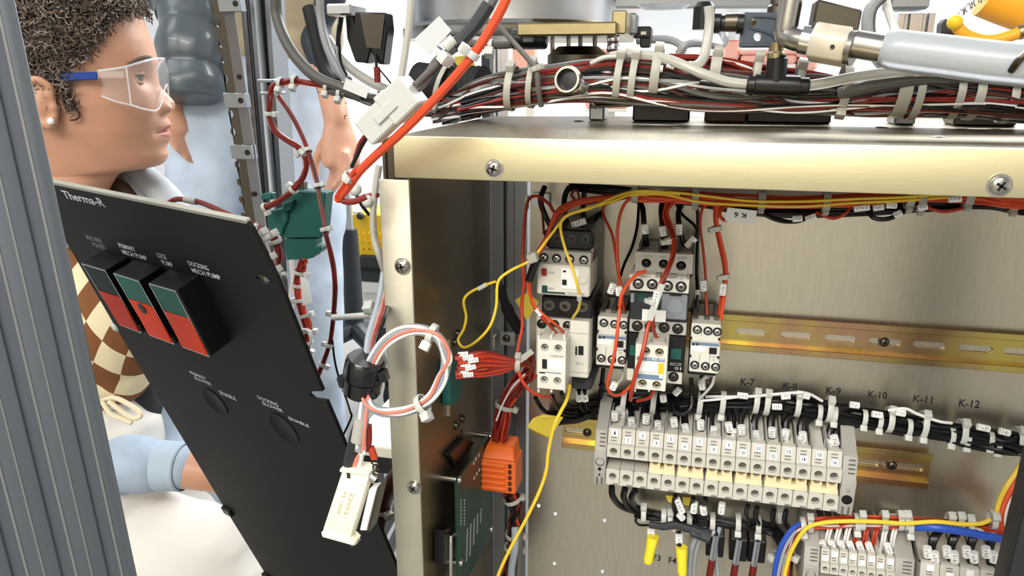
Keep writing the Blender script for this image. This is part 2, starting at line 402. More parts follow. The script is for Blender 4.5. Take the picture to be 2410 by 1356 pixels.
# ================================================================ near aluminium post, lower left
PD = .47; pr0 = atD(196, 760, PD); pang = math.radians(46)
PEX, PEY = V((math.cos(pang), math.sin(pang), 0)), V((-math.sin(pang), math.cos(pang), 0))
post = thing('aluminium_post', 'tall grey slotted aluminium extrusion post at the left edge of the picture', 'post', (pr0.x, pr0.y, 0)); pt = .0254
def pw(x, y, z=0): return V((pr0.x, pr0.y, z))+PEX*(x+.043*pr0.z)+PEY*y
def pslot(x0, x1, y1, ns):
    L = [(x0, y1), (x0, 0)]
    for k in range(ns):
        c = x0+(x1-x0)/ns*(k+.5); a = .0033
        L += [(c-a-.001, 0), (c-a, .0012), (c-a, .0022), (c+a, .0022), (c+a, .0012), (c+a+.001, 0)]
    return L+[(x1, 0), (x1, y1)]
part('extrusion', MB().prism([pw(x, y) for x, y in pslot(-5*pt, 0, .05, 5)], (PEX*-.043+V((0, 0, 1)))*1.75), 'post_grey', post, bevel=.0004)
def pstrip(n, x, w_): return part(n, MB().prism([pw(x, -.0004), pw(x+w_, -.0004), pw(x+w_, .001), pw(x, .001)], (PEX*-.043+V((0, 0, 1)))*1.75), 'alloy', post)
for k in range(1, 5): pstrip('groove_highlight', -k*pt-.0005, .001)  # bright strips paint the highlights along the grooves
for k in range(5): pstrip('slot_highlight', -(k+.5)*pt+.0034, .0014)  # bright strips paint the highlights on the slot edges
# ================================================================ black switch panel, tilted
_a, _b = V((-1.48, -.316, 1)), V((.354, 1.505, 1))
def c2w(v): return RT*v.x-UP*v.y+FW*v.z
PAX, PAZ = c2w(-_a).normalized(), c2w(-_b).normalized(); PN = PAX.cross(PAZ)
if PN.y > 0: PN = -PN
PB = atD(580, 525, .50)
def PP(px, py, h=0):
    d = ray(px, py); return CP+d*(((PB+PN*h-CP).dot(PN))/d.dot(PN))
def p2(px, py): q = PP(px, py)-PB; return (q.dot(PAX), q.dot(PAZ))
sp = thing('switch_panel', 'tilted black instrument panel with three red and green rocker switches and white lettering', 'panel', PP(560, 1340))
out = [p2(*q) for q in ((70, 421), (135, 434), (580, 524), (592, 538), (655, 662), (748, 896), (759, 921), (734, 921), (727, 931), (740, 941), (768, 945), (935, 1340), (985, 1456), (690, 1456), (525, 1190), (272, 770))]
part('plate', MB().holed(out, [[p2(600+x, 655+y) for x, y in ((0, 0), (10, -8), (26, -2), (34, 6), (30, 14), (14, 12))]], PB, PAX, PAZ, -PN*.003), 'panel_black', sp, smooth=0)
e = [PP(70, 421), PP(135, 434), PP(580, 524)]
part('bare_edge', MB().obox((e[0]+e[2])/2+PAZ*.0006-PN*.0015, (e[2]-e[0])/2, PN*.0022, PAZ*.0012), 'pale_sheet', sp, label='bare bright metal top edge')
HS = .0215
def quad(q, h): return [PP(x, y, h) for x, y in q]
def lerp(a, b, t): return a+(b-a)*t
def rocker(q, split, mu, ml, label):
    A = quad(q, HS); mbx = MB()     # TL TR BR BL at the front
    mbx.hexa([p-PN*HS for p in (A[3], A[2], A[1], A[0])]+[p-PN*.0012 for p in (A[3], A[2], A[1], A[0])])
    body = part('rocker_switch', mbx, 'black', sp, bevel=.0005, label=label)
    c = sum(A, V((0, 0, 0)))/4; fr = MB()
    for i in range(4):
        a, b = A[i], A[(i+1) % 4]; m_ = (c-(a+b)/2).normalized(); fr.obox((a+b)/2+m_*.0007-PN*.001, (b-a)/2, m_*.0007, PN*.0012)
    part('bezel', fr, 'chrome', body)
    I = [p.lerp(c, .06) for p in A]; s0, s1 = lerp(I[0], I[3], split), lerp(I[1], I[2], split)
    def pad(P, m, n, tilt):
        mb_ = MB(); mb_.hexa([p-PN*.003 for p in (P[3], P[2], P[1], P[0])]+[P[3]+PN*(.0004+tilt), P[2]+PN*(.0004+tilt), P[1]+PN*.0004, P[0]+PN*.0004]); part(n, mb_, m, body, bevel=.0004)
    pad([I[0], I[1], s1, s0], mu, 'upper_lens', -.0008); pad([s0, s1, I[2], I[3]], ml, 'lower_lens', .0008)
    return body, I
rocker([(191, 619), (248, 636), (334, 785), (282, 765)], .43, 'switch_green_dark', 'switch_red_dark', 'left switch, upper lens unlit dark green, lower lens dull red')
_, I2 = rocker([(266, 642), (327, 661), (412, 812), (353, 790)], .40, 'switch_green', 'switch_red', 'middle switch, teal upper lens and bright red lower lens with a black blot')
mb = MB(); c = lerp(lerp(I2[0], I2[3], .49), lerp(I2[1], I2[2], .49), .45); mb.lathe(c, PN, [(0, .0055), (.0012, .005), (.0014, .002)], 12); part('dark_blot', mb, 'black', sp)
rocker([(349, 666), (413, 684), (494, 841), (431, 818)], .42, 'switch_green', 'switch_red', 'right switch, teal upper lens and red lower lens')
def ptext(lines, x0, y0, x1, y1, hgt, m='print_white'):
    """left-top pixel and right-bottom pixel of a block of lettering on the panel"""
    A, Bq = PP(x0, y0), PP(x1, y1); d = Bq-A; Wd = d.dot(PAX); H = -d.dot(PAZ); n = len(lines)
    for i, (s, fl, fr_) in enumerate(lines):
        h = H/(n+(n-1)*.35); zt = -i*h*1.35-h
        text(s, A+PAX*Wd*fl+PAZ*zt, PAX*Wd*(fr_-fl), PAZ*h, m, sp)
ptext([('MACHINE', 0, .9), ('POWER', .15, .92)], 200, 552, 255, 590, 0, 'print_dim')
ptext([('PRIMARY', .0, .68), ('MECH PUMP', .0, 1)], 276, 571, 349, 614, 0)
ptext([('LOCK', .08, .8), ('PUMP', .18, 1)], 364, 593, 410, 630, 0)
ptext([('DOCKING', .0, .7), ('MECH PUMP', .0, 1)], 440, 613, 522, 660, 0)
ptext([('PRIMARY', .0, .85), ('BLOWER', .12, 1)], 445, 872, 500, 909, 0)
ptext([('ENABLE', 0, 1)], 514, 918, 558, 944, 0)
ptext([('DOCKING', .0, .9), ('BLOWER', .12, 1)], 604, 930, 668, 972, 0)
ptext([('ENABLE', 0, 1)], 678, 980, 729, 1007, 0)
ptext([('Therma-R', 0, 1)], 142, 447, 250, 488, 0)
for px, py, r in ((507, 946, .0165), (668, 1009, .0175)):
    part('blanking_disc', MB().lathe(PP(px, py), PN, [(0, r), (.0007, r), (.0009, r*.95), (.0003, r*.88), (.0003, .001)], 28), 'panel_black', sp)
for px, py in ((268, 769),): screw(sp, PP(px, py)+PAX*.002, PN, .0042, 'nylon', cross=False)
for q in ((528, 1196), (622, 1352)):
    part('edge_clip', MB().obox(PP(*q)+PAX*.008, PAX*.008, PAZ*.006, PN*.004), 'black', sp, bevel=.0015)
# ================================================================ perforated rack rail and rack post behind the panel
YR = .84
a0, a1 = onY(501, 8, YR), onY(579, 516, YR); dz = (a1-a0).normalized()*-1
rr = thing('rack_rail', 'vertical perforated steel rack rail with a row of round holes and square clip nuts', 'rail', a1-dz*.32)
L = (a0-a1).length+.37; ex = V((1, 0, 0)); o = a1-dz*.32
def rl(px, py): q = onY(px, py, YR)-o; z_ = q.dot(dz); return (q-dz*z_).dot(ex), z_
hs = []
for px, py in ((514, 54), (521, 102), (526, 139), (531, 185), (543, 268), (548, 310), (558, 388), (563, 429), (568, 470), (573, 508)):
    u, z_ = rl(px, py); hs.append(circ(u, z_, .0034, 10, .0046))
z0 = 0
wdt = .0126
part('perforated_strip', MB().holed([(-.0002, 0), (wdt, 0), (wdt, L), (-.0002, L)], hs, o, ex, dz, (0, .0015, 0)), 'dark_steel', rr, smooth=0)
part('angle_leg', MB().prism([o+ex*wdt, o+ex*(wdt+.0165)+V((0, -.004, 0)), o+ex*(wdt+.0165)+V((0, -.0025, 0)), o+ex*wdt+V((0, .0015, 0))], dz*L), 'extrusion', rr)
for px, py in ((563, 181), (597, 457)):
    p = onY(px, py, YR-.003); part('bolt_hole', MB().cyl(p+V((0, -.0006, 0)), p+V((0, .002, 0)), .0032, n=12), 'black', rr)
for px, py in ((533, 10), (546, 236), (562, 357)):
    p = onY(px, py, YR-.004); n_ = part('clip_nut', MB().obox(p, ex*.0082, V((0, .0045, 0)), dz*.0086).obox(p+ex*.0145, ex*.0068, V((0, .006, 0)), dz*.0086), 'extrusion', rr, bevel=.0006)
    part('nut_bore', MB().cyl(p+ex*.0155+V((0, -.0068, 0)), p+ex*.0155, .0034, n=12), 'black', n_)
rp = thing('rack_post', 'slotted aluminium rack post standing right of the perforated rail', 'post', (-.44, .88, .70))
def slantpost(parent, q0, q1, Y, wid, dep, m, ns=1, name='extrusion'):
    A, B_ = onY(*q0, Y), onY(*q1, Y); d = (A-B_).normalized(); A = A+d*.15; o_ = B_+d*(-.36)
    prof = tslot(0, wid, 0, dep, ns); return part(name, MB().prism([o_+V((x, y, 0)) for x, y in prof], A-o_), m, parent)
slantpost(rp, (566, 8), (606, 470), .862, .0178, .035, 'alloy')
slantpost(rp, (600, 8), (632, 470), .88, .0198, .035, 'extrusion')
# ================================================================ DIN rails
def din_rail(name, x0, x1, zc, slots, screws, label, tmark=None):
    t = thing(name, label, 'rail', ((x0+x1)/2, YB, zc-.0175)); h = .0175
    prof = [(YB-.0015, h), (YB-.0066, h), (YB-.0066, h*.80), (YB-.0058, h*.80), (YB-.0058, h-.001), (YB-.0003, h-.001)]
    def flange(sg):
        P = [(-.0072, 1), (-.0072, .70), (-.0012, .70), (-.0012, .62), (-.0082, .62)]
        loop = [(YB-.0078, h), (YB-.0066, h), (YB-.0066, h*.735), (YB-.001, h*.735), (YB-.001, h*.66), (YB-.0078, h*.66)]
        return [(x0, y, zc+sg*z) for y, z in loop]
    mb = MB(); mb.prism(flange(1), (x1-x0, 0, 0)); mb.prism(flange(-1), (x1-x0, 0, 0))
    part('rail_lip', mb, 'rail_zinc', t, bevel=.0004)
    part('rail_web', MB().holed([(x0, zc-h*.7), (x1, zc-h*.7), (x1, zc+h*.7), (x0, zc+h*.7)], [slot(x, zc, w_, .0062) for x, w_ in slots], (0, YB-.0020, 0), (1, 0, 0), (0, 0, 1), (0, .0012, 0)), 'rail_zinc', t, smooth=0)
    for x in screws: screw(t, (x, YB-.002, zc), (0, -1, 0), .0036, 'dark_steel', h=.003)
    return t
zr1 = onY(2077, 803, YB).z
sl = [(onY(px, 800, YB).x, .027) for px in (1765, 1872, 1977, 2083, 2188, 2298, 2405)]
r1 = din_rail('din_rail', -.14, .50, zr1, [(sl[0][0]-(i+1)*.0395, .027) for i in range(4)]+sl+[(sl[-1][0]+(i+1)*.0395, .027) for i in range(4)], [onY(2080, 800, YB).x], 'long slotted zinc-yellow mounting rail running right from the contactors')
textY('Weidmuller 35', 1945, 812, 2058, 828, YB-.0022, 'rail_print', r1)
zr2 = .7977
din_rail('din_rail', onY(1325, 1015, YB).x, onY(2187, 1100, YB).x, zr2, [(onY(1361, 1008, YB).x, .027), (onY(2030, 1088, YB).x, .03), (onY(2122, 1096, YB).x, .038)], [onY(1383, 1011, YB).x, onY(2098, 1092, YB).x], 'short zinc-yellow rail behind the grey terminal row, its two ends showing')
zr3 = .672
din_rail('din_rail', onY(1870, 1300, YB).x, .5, zr3, [], [], 'zinc-yellow rail under the white terminals at the bottom right')
# ================================================================ helpers for switchgear
def dbox(mb, x0, y0, x1, y1, yf, yb, mi=0):
    a, b, c, d = face(x0, y0, x1, y1, yf); return mb.box(a, b, yf, yb, c, d, mi)
def tscrew(parent, px, py, Y, r=.0032, m='chrome'):
    p = onY(px, py, Y); q = part('terminal_screw', MB().lathe(p, (0, -1, 0), [(0, r*1.25), (.0004, r*1.25), (.0005, r*1.02)], 14), 'ink', parent)  # ink disc paints the shaded recess around the screw head
    screw(q, p+V((0, -.0004, 0)), (0, -1, 0), r*.86, m, h=.0014, washer=False, name='screw_head'); return q
def bore(parent, px, py, Y, r=.0034, m='dark_steel'):
    """a screw access hole: raised rim and a dark recessed well with a screw in it"""
    p = onY(px, py, Y); q = part('screw_well_shade', MB().lathe(p, (0, -1, 0), [(0, r*.2), (.0002, r*.2), (.0002, r*.9), (.0008, r), (.0002, r*1.1), (0, r*1.1)], 16, cap=False), 'terminal_dark', parent)
    screw(q, p+V((0, -.0002, 0)), (0, -1, 0), r*.7, m, h=.0004, washer=False, name='screw_head'); return q
def fplate(parent, name, x0, y0, x1, y1, Y, th, m, holes=(), bevel=.0004, **k):
    a, b, c, d = face(x0, y0, x1, y1, Y); hl = [circ(onY(px, py, Y).x, onY(px, py, Y).z, r, 16) for px, py, r in holes]
    return part(name, MB().holed([(a, c), (b, c), (b, d), (a, d)], hl, (0, Y, 0), (1, 0, 0), (0, 0, 1), (0, th, 0)), m, parent, smooth=30, **k)
def patch(parent, name, x0, y0, x1, y1, Y, m, th=.0005, **k):
    return part(name, dbox(MB(), x0, y0, x1, y1, Y-th, Y), m, parent, **k)
# ---------------------------------------------------------------- left contactor with overload relay
A = thing('overload_contactor', 'large white and black contactor with a red stop button, left of the others', 'contactor', onY(1325, 900, .66))
part('rear_body', dbox(dbox(MB(), 1279, 545, 1396, 746, .636, .706), 1275, 700, 1394, 748, .628, .70), 'black', A, bevel=.0012)
part('upper_terminal_block', dbox(MB(), 1288, 540, 1393, 588, .628, .69), 'black', A, bevel=.0015)
for px in (1312, 1345, 1378): bore(A, px, 562, .628, .0036, 'black')
part('terminal_strip', dbox(dbox(MB(), 1277, 592, 1391, 623, .622, .66), 1283, 583, 1396, 591, .630, .66), 'device_grey', A, bevel=.0007)
for px, py in ((1280, 606), (1310, 608), (1341, 610), (1374, 612)): tscrew(A, px, py, .622)
ov = part('overload_relay', dbox(MB(), 1263, 625, 1388, 697, .612, .66), 'device_white', A, bevel=.0014)
patch(ov, 'stop_button', 1274, 633, 1286, 650, .612, 'red_plastic', .0022, bevel=.0008)
patch(ov, 'reset_button', 1275, 673, 1287, 689, .612, 'green_plastic', .0022, bevel=.0006)
patch(ov, 'green_line', 1275, 687, 1330, 691, .612, 'green_plastic', .0003)
patch(ov, 'dial_plate', 1321, 633, 1362, 680, .612, 'label_white', .0006)
patch(ov, 'trip_window', 1325, 637, 1332, 641, .6114, 'ink', .0004); patch(ov, 'mode_switch', 1323, 659, 1333, 671, .6114, 'ink', .001)
part('current_dial', MB().lathe(onY(1371, 657, .612), (0, -1, 0), [(0, .0044), (.0012, .0044), (.0014, .003), (.0007, .0028)], 20), 'device_white', ov)
textY('STOP', 1291, 640, 1304, 645, .612, 'ink_grey', ov); textY('RESET', 1291, 677, 1305, 682, .612, 'ink_grey', ov); textY('Schneider', 1335, 688, 1377, 694, .612, 'ink_grey', ov)
for px, py in ((1292, 718), (1330, 720), (1371, 722)): bore(A, px, py, .628, .0046, 'dark_steel')
cb = part('contactor_body', dbox(dbox(MB(), 1261, 748, 1386, 890, .634, .695), 1339, 757, 1386, 890, .618, .64), 'device_white', A, bevel=.0012)
dd = MB(); dbox(dd, 1340, 784, 1385, 785.5, .6176, .6185); dbox(dd, 1336, 876, 1384, 877.5, .6176, .6185); part('moulded_groove', dd, 'device_grey', cb)
patch(cb, 'indicator_window', 1354, 816, 1358, 836, .618, 'ink', .0004); patch(cb, 'indicator_window', 1361, 815, 1373, 836, .618, 'ink', .0004)
textY('AC 3', 1355, 853, 1372, 859, .618, 'ink_grey', cb)
for px, py in ((1275, 762), (1305, 764), (1336, 767)): tscrew(cb, px, py, .634, .0036, 'dark_steel')
part('coil_base', dbox(MB(), 1345, 889, 1393, 918, .628, .70), 'charcoal', A, bevel=.0016)
part('coil_recess', MB().lathe(onY(1365, 891, .6279), (0, -1, 0), [(0, .0048), (.0003, .0046)], 16), 'black', A)
ax = part('auxiliary_block', dbox(MB(), 1265, 803, 1331, 914, .596, .636), 'device_white', A, bevel=.0006)
fplate(ax, 'front_plate', 1265, 800, 1331, 916, .586, .0099, 'device_white', [(1282, 818, .0034), (1314, 820, .0034), (1281, 894, .0034), (1312, 897, .0034)])
for x0 in (1265, 1295, 1326): patch(ax, 'terminal_fin', x0, 789, x0+4.5, 803, .60, 'device_white', .011); patch(ax, 'terminal_fin', x0, 914, x0+4.5, 924, .60, 'device_white', .011)
for px, py in ((1282, 818), (1314, 820), (1281, 894), (1312, 897)): screw(ax, onY(px+1, py-1, .594), (0, -1, 0), .0029, 'device_grey', washer=False)
patch(ax, 'indicator_window', 1276, 846, 1287, 868, .586, 'ink', .0004); patch(ax, 'label_field', 1291, 847, 1326, 870, .586, 'label_white', .0003)
patch(ax, 'print_bar', 1269, 876, 1283, 879, .586, 'ink', .0003); patch(ax, 'print_bar', 1284, 877, 1320, 879, .586, 'ink_blue', .0003)
textY('LA1DN11', 1295, 836, 1326, 842, .586, 'ink_grey', ax, flip=True)
# ---------------------------------------------------------------- centre contactor with timer and terminals
B = thing('timer_contactor', 'black contactor with white front block and clear dial cover, between two small relays', 'contactor', onY(1550, 905, .67))
part('rear_body', dbox(dbox(MB(), 1499, 600, 1632, 650, .648, .706), 1481, 648, 1620, 792, .640, .706), 'black', B, bevel=.0012)
mb = MB()
for x0 in (1503, 1548, 1592, 1628): dbox(mb, x0, 574, x0+6, 600, .645, .70)
part('divider_fins', mb, 'black', B)
fplate(B, 'terminal_block', 1495, 596, 1631, 642, .640, .010, 'device_grey', [(1521, 620, .0042), (1562, 622, .0042), (1603, 626, .0042)])
for px, py in ((1521, 620), (1562, 622), (1603, 626)): screw(B, onY(px, py, .647), (0, -1, 0), .0035, 'black', washer=False)
textY('2/T1', 1516, 601, 1534, 605, .640, 'ink_grey', B); textY('4/T2', 1555, 603, 1568, 607, .640, 'ink_grey', B); textY('6/T3', 1596, 605, 1616, 610, .640, 'ink_grey', B)
mb = MB(); dbox(mb, 1482, 652, 1553, 686, .626, .66); dbox(mb, 1556, 656, 1622, 690, .626, .66)
for x0, y0 in ((1481, 650), (1515, 650), (1527, 651), (1556, 655), (1592, 656), (1600, 657)): dbox(mb, x0, y0-4, x0+16, y0+6, .628, .65)
part('overload_terminals', mb, 'device_white', B, bevel=.0006)
for px, py in ((1502, 668), (1535, 669), (1571, 673), (1603, 675)): tscrew(B, px, py, .626, .0037, 'steel')
part('overload_body', dbox(MB(), 1482, 688, 1620, 756, .632, .67), 'charcoal', B, bevel=.001)
cv = part('dial_cover', dbox(MB(), 1556, 694, 1617, 753, .627, .634), 'cover_clear', B, bevel=.001)
part('adjust_dial', MB().lathe(onY(1588, 722, .627), (0, -1, 0), [(0, .0062), (.0005, .0062), (.0007, .0052), (.0003, .005), (.0003, .0025), (.0008, .0022)], 24), 'grey_cable', cv)
part('small_dial', MB().lathe(onY(1511, 697, .632), (0, -1, 0), [(0, .004), (.0008, .004), (.0005, .003)], 18), 'green_plastic', B)
patch(B, 'legend_plate', 1484, 690, 1492, 712, .632, 'grey_cable', .0003); patch(B, 'trip_lever', 1576, 691, 1604, 696, .627, 'black', .002)
patch(B, 'blank_label', 1511, 730, 1567, 757, .622, 'label_white', .0014)
part('contactor_terminals', dbox(MB(), 1481, 752, 1616, 786, .634, .67), 'device_grey', B, bevel=.0007)
for px, py in ((1500, 767), (1530, 769), (1563, 771), (1595, 774)): tscrew(B, px, py, .634, .0038, 'dark_steel')
bb = part('contactor_body', dbox(dbox(MB(), 1477, 789, 1612, 876, .634, .70), 1477, 874, 1606, 896, .645, .70), 'black_matte', B, bevel=.001)
patch(bb, 'indicator_window', 1483, 813, 1498, 837, .634, 'teal', .0005); patch(bb, 'indicator_window', 1579, 821, 1603, 846, .634, 'teal', .0005)
textY('LC1 D18', 1577, 854, 1603, 861, .634, 'print_white', bb, flip=True); textY('10', 1588, 864, 1603, 871, .634, 'print_white', bb, flip=True)
mb = MB(); dbox(mb, 1569, 877, 1605, 904, .632, .69); dbox(mb, 1475, 869, 1491, 896, .632, .69); part('coil_terminals', mb, 'device_white', B, bevel=.0006)
tscrew(B, 1585, 887, .632, .0036, 'dark_steel')
bx = part('auxiliary_block', dbox(MB(), 1494, 815, 1569, 915, .602, .64), 'device_white', B, bevel=.0006)
fplate(bx, 'front_plate', 1494, 812, 1569, 918, .592, .0099, 'device_white', [(1520, 827, .0036), (1552, 830, .0036), (1512, 903, .0036), (1545, 907, .0036)])
for px, py in ((1520, 827), (1552, 830), (1512, 903), (1545, 907)): screw(bx, onY(px+1, py-1, .600), (0, -1, 0), .003, 'brass', washer=False)
for x0 in (1496, 1529, 1562): patch(bx, 'terminal_fin', x0, 806, x0+5, 816, .606, 'terminal_grey', .012); patch(bx, 'terminal_fin', x0-4, 914, x0+1, 922, .606, 'device_white', .012)
patch(bx, 'print_stripe', 1498, 842, 1565, 850, .592, 'ink_blue', .0003); textY('LA1 DN 11', 1524, 843, 1563, 849, .5916, 'label_white', bx, flip=True)
patch(bx, 'label_field', 1497, 853, 1549, 876, .592, 'label_white', .0006); patch(bx, 'yellow_flag', 1549, 856, 1562, 880, .592, 'yellow_plastic', .0008)
patch(bx, 'print_stripe', 1494, 882, 1560, 893, .592, 'ink_blue', .0003); patch(bx, 'print_logo', 1551, 884, 1559, 891, .5916, 'label_white', .0003)
# ---------------------------------------------------------------- two small relays
def small_relay(dx, dy, label):
    def q(x, y): return x+dx, y+dy
    def Q(x0, y0, x1, y1): return x0+dx, y0+dy, x1+dx, y1+dy
    R = thing('control_relay', label, 'relay', onY(*q(1440, 862), .67), 'small white control relays')
    part('rear_body', dbox(MB(), *Q(1402, 738, 1470, 868), .652, .704), 'black', R, bevel=.001)
    mb = MB()
    for x0 in (1411, 1437, 1460): dbox(mb, *Q(x0, 731, x0+12, 748), .648, .69)
    part('wire_entry', mb, 'terminal_dark', R, bevel=.0005)
    f = part('front_body', dbox(dbox(MB(), *Q(1406, 747, 1476, 790), .636, .66), *Q(1403, 790, 1473, 862), .636, .66), 'device_white', R, bevel=.0008)
    patch(f, 'print_stripe', *Q(1407, 791, 1473, 798), .636, 'ink_blue', .0003)
    for x0 in (1409, 1418): patch(f, 'print_logo', *Q(x0, 792, x0+6, 797), .6357, 'charcoal', .0002)
    patch(f, 'label_field', *Q(1406, 800, 1440, 812), .636, 'label_white', .0006)
    patch(f, 'indicator_window', *Q(1449, 803, 1467, 818), .636, 'ink', .0006)
    for x0 in (1433, 1457): patch(f, 'moulded_groove', *Q(x0-2, 756, x0-1, 774), .636, 'ink_grey', .0003); patch(f, 'moulded_groove', *Q(x0-8, 818, x0-7, 856), .636, 'ink_grey', .0003)
    for x0, y0 in ((1406, 780), (1472, 783), (1404, 822), (1470, 826)): patch(f, 'latch_notch', *Q(x0-2, y0-3, x0+3, y0+3), .636, 'ink', .0006)
    for p in ((1421, 760), (1446, 763), (1468, 765), (1415, 843), (1440, 846), (1464, 848)): tscrew(f, *q(*p), .636, .0031)
    textY('CA2DN', *Q(1450, 822, 1468, 826), .636, 'ink_blue', f)
    textY('22', *Q(1456, 829, 1464, 833), .636, 'ink_blue', f)
small_relay(0, 0, 'small white control relay left of the black timer contactor'); small_relay(220, 16, 'small white control relay beside the end of the long yellow rail')
# ================================================================ terminal row
def terminal(name, x, pw, z, yf, num, up, label, group, s=1., cat='terminal block'):
    """one feed-through terminal; z = centre of the lower screw hole, yf = front plane"""
    t = thing(name, label, cat, (x, yf+.03, z-.012*s), group); h = pw/2-.00025
    pr = [(yf+.060*s, -.009), (yf+.004*s, -.0115), (yf+.0005, -.0085), (yf+.0005, .0065), (yf+.020*s, .0072), (yf+.022*s, .0195), (yf+.0005, .0196), (yf+.0005, .0325), (yf+.004*s, .046), (yf+.0095*s, .0465), (yf+.012*s, .040), (yf+.060*s, .052)]
    part('body', MB().prism([(x-h, y, z+q*s) for y, q in pr], (2*h, 0, 0)), 'terminal_beige', t, bevel=.0003)
    part('side_fin', MB().prism([(x-h, y, z+q*s) for y, q in ((yf+.004, .046), (yf+.028, .053), (yf+.062, .055), (yf+.062, .046), (yf+.012, .040))], (.0012, 0, 0)), 'terminal_grey', t)
    part('recess_shade', MB().box(x-h+.0006, x+h-.0006, yf+.0165*s, yf+.021*s, z+.0076*s, z+.0192*s), 'terminal_dark', t)  # dark plate puts the shade of the recess into the colour
    r = min(.0036, pw*.31)
    part('lower_face', MB().holed([(x-h, z-.0085*s), (x+h, z-.0085*s), (x+h, z+.0065*s), (x+h-.0022, z+.0078*s), (x-h+.0022, z+.0078*s), (x-h, z+.0065*s)], [circ(x, z, r, 14)], (0, yf-.0035, 0), (1, 0, 0), (0, 0, 1), (0, .0039, 0)), 'terminal_beige', t, smooth=30)
    part('upper_face', MB().holed([(x-h, z+.0198*s), (x+h, z+.0198*s), (x+h, z+.0325*s), (x-h, z+.0325*s)], [circ(x, z+.0258*s, r, 14)], (0, yf-.0035, 0), (1, 0, 0), (0, 0, 1), (0, .0039, 0)), 'terminal_beige', t, smooth=30)
    for dz in (0, .0258*s): part('terminal_screw', MB().lathe((x, yf+.0003, z+dz), (0, -1, 0), [(0, r*.9), (.0004, r*.8)], 12), 'terminal_dark', t)
    # marker zone leans back
    A0, A1 = V((x, yf, z+.0330*s)), V((x, yf+.0036*s, z+.0455*s)); d = A1-A0; nn = V((0, -d.z, d.y)).normalized()
    def slab(n_, c, hx, hv, m, th=.0004): return part(n_, MB().obox(A0+d*c+nn*th+V((hx[1], 0, 0)), (hx[0], 0, 0), d*hv, nn*th), m, t)
    c0 = .70 if up else .30; g = slab('marker_tag', c0, (.0030 if pw > .01 else .0024, 0), .24, 'label_white')
    if num: text(str(num), A0+d*(c0-.12)+nn*.0009+V((-.0010*len(str(num))*.7, 0, 0)), V((.0014*len(str(num)), 0, 0)), d*.24, 'ink', t)
    for k in (-1, 1): slab('print_line', (.27 if up else .73)+k*.11, (.0026 if pw > .01 else .002, -.0006), .03, 'ink_grey', .0002)
    patch_ = MB().box(x+.0004, x+h-.0008, yf-.0038, yf-.0030, z-.0082*s, z-.0068*s); part('foot_slot', patch_, 'ink_grey', t)
    return t
TZ, TY, TX0, TP = .7867, .6485, -.0604, (.1309+.0604)/15
nth = ['first', 'second', 'third', 'fourth', 'fifth', 'sixth', 'seventh', 'eighth', 'ninth', 'tenth', 'eleventh', 'twelfth', 'thirteenth', 'fourteenth', 'fifteenth', 'sixteenth']
for i in range(16):
    terminal('terminal_block', TX0+i*TP, TP, TZ, TY, i+1, i % 2 == 0, 'grey terminal block tagged %d, %s from the left in the long row' % (i+1, nth[i]), 'grey terminal blocks on the short rail')
for i, (a, b) in enumerate(((3, 4), (5, 6), (7, 8), (9, 10), (11, 13), (14, 15))):
    x0, x1 = TX0+a*TP-TP*.42, TX0+b*TP+TP*.42; z = TZ+.0135
    t = thing('jumper_bar', 'cream jumper bar, %s from the left, bridging grey terminals tagged %d to %d' % (nth[i], a+1, b+1), 'jumper', ((x0+x1)/2, TY, z-.008), 'cream jumpers in the long terminal row')
    part('bar', MB().prism([(x0, TY+.016, z-.0062), (x0, TY-.0024, z-.0062), (x0, TY-.0024, z-.0048), (x0, TY+.0006, z-.0022), (x0, TY+.016, z-.0022)], (x1-x0, 0, 0)), 'jumper', t, bevel=.0003)
    for k in range(a, b+1):
        x = TX0+k*TP; part('screw_collar', MB().holed([(x-.0046, -.0024), (x+.0046, -.0024), (x+.0046, .0058), (x+.0034, .0058)]+[(x+.0034*math.cos(q), .0058-.0048*math.sin(q)) for q in [math.pi*w/8 for w in range(1, 8)]]+[(x-.0034, .0058), (x-.0046, .0058)], [], (0, TY+.0004, z), (1, 0, 0), (0, 0, 1), (0, .012, 0)), 'jumper', t, smooth=30)
        part('jumper_screw', MB().box(x-.0036, x+.0036, TY+.009, TY+.012, z+.0006, z+.0058), 'brown_wire', t)
def end_bracket(x, wd, z, yf, label, s=1., big=True):
    t = thing('end_bracket', label, 'bracket', (x, yf+.03, z-.014*s), 'grey end brackets clamping the terminal rows')
    pr = [(yf+.06, -.012), (yf+.006, -.014), (yf+.002, -.012), (yf, .0215), (yf+.003, .023), (yf+.007, .042), (yf+.013, .0435), (yf+.034, .058), (yf+.06, .058)]
    part('body', MB().prism([(x-wd/2, y, z+q*s) for y, q in pr], (wd, 0, 0)), 'terminal_grey', t, bevel=.0006)
    d = V((0, -1, 0)); z_ = [(.0125, .0042), (.0050, .0016), (-.001, .0009)]
    for q, r in (z_ if big else [(.0035, .0044), (.0125, .0016), (.0175, .0009)]): part('fixing_hole', MB().lathe((x, yf+.0011, z+q*s), d, [(0, r), (.0008, r), (.0008, r*.9), (.0003, r*.85)], 16), 'black', t)
    for k in range(4): part('moulded_bar', MB().box(x-wd*.1, x+wd*.35, yf+.0035+k*.0008, yf+.008, z+(.027+k*.0038)*s, z+(.028+k*.0038)*s), 'terminal_dark', t)
    for k in (-1, 1): part('moulded_rib', MB().box(x+k*wd*.2-.0006, x+k*wd*.2+.0006, yf+.0005, yf+.003, z-.011*s, z-.004*s), 'terminal_dark', t)
    return t
end_bracket(TX0-TP*.5-.0062, .0112, TZ, TY-.002, 'dull grey end bracket left of the terminal tagged 1')
end_bracket(TX0+15.5*TP+.0068, .0122, TZ, TY-.002, 'pale grey end bracket right of the terminal tagged 16', big=False)
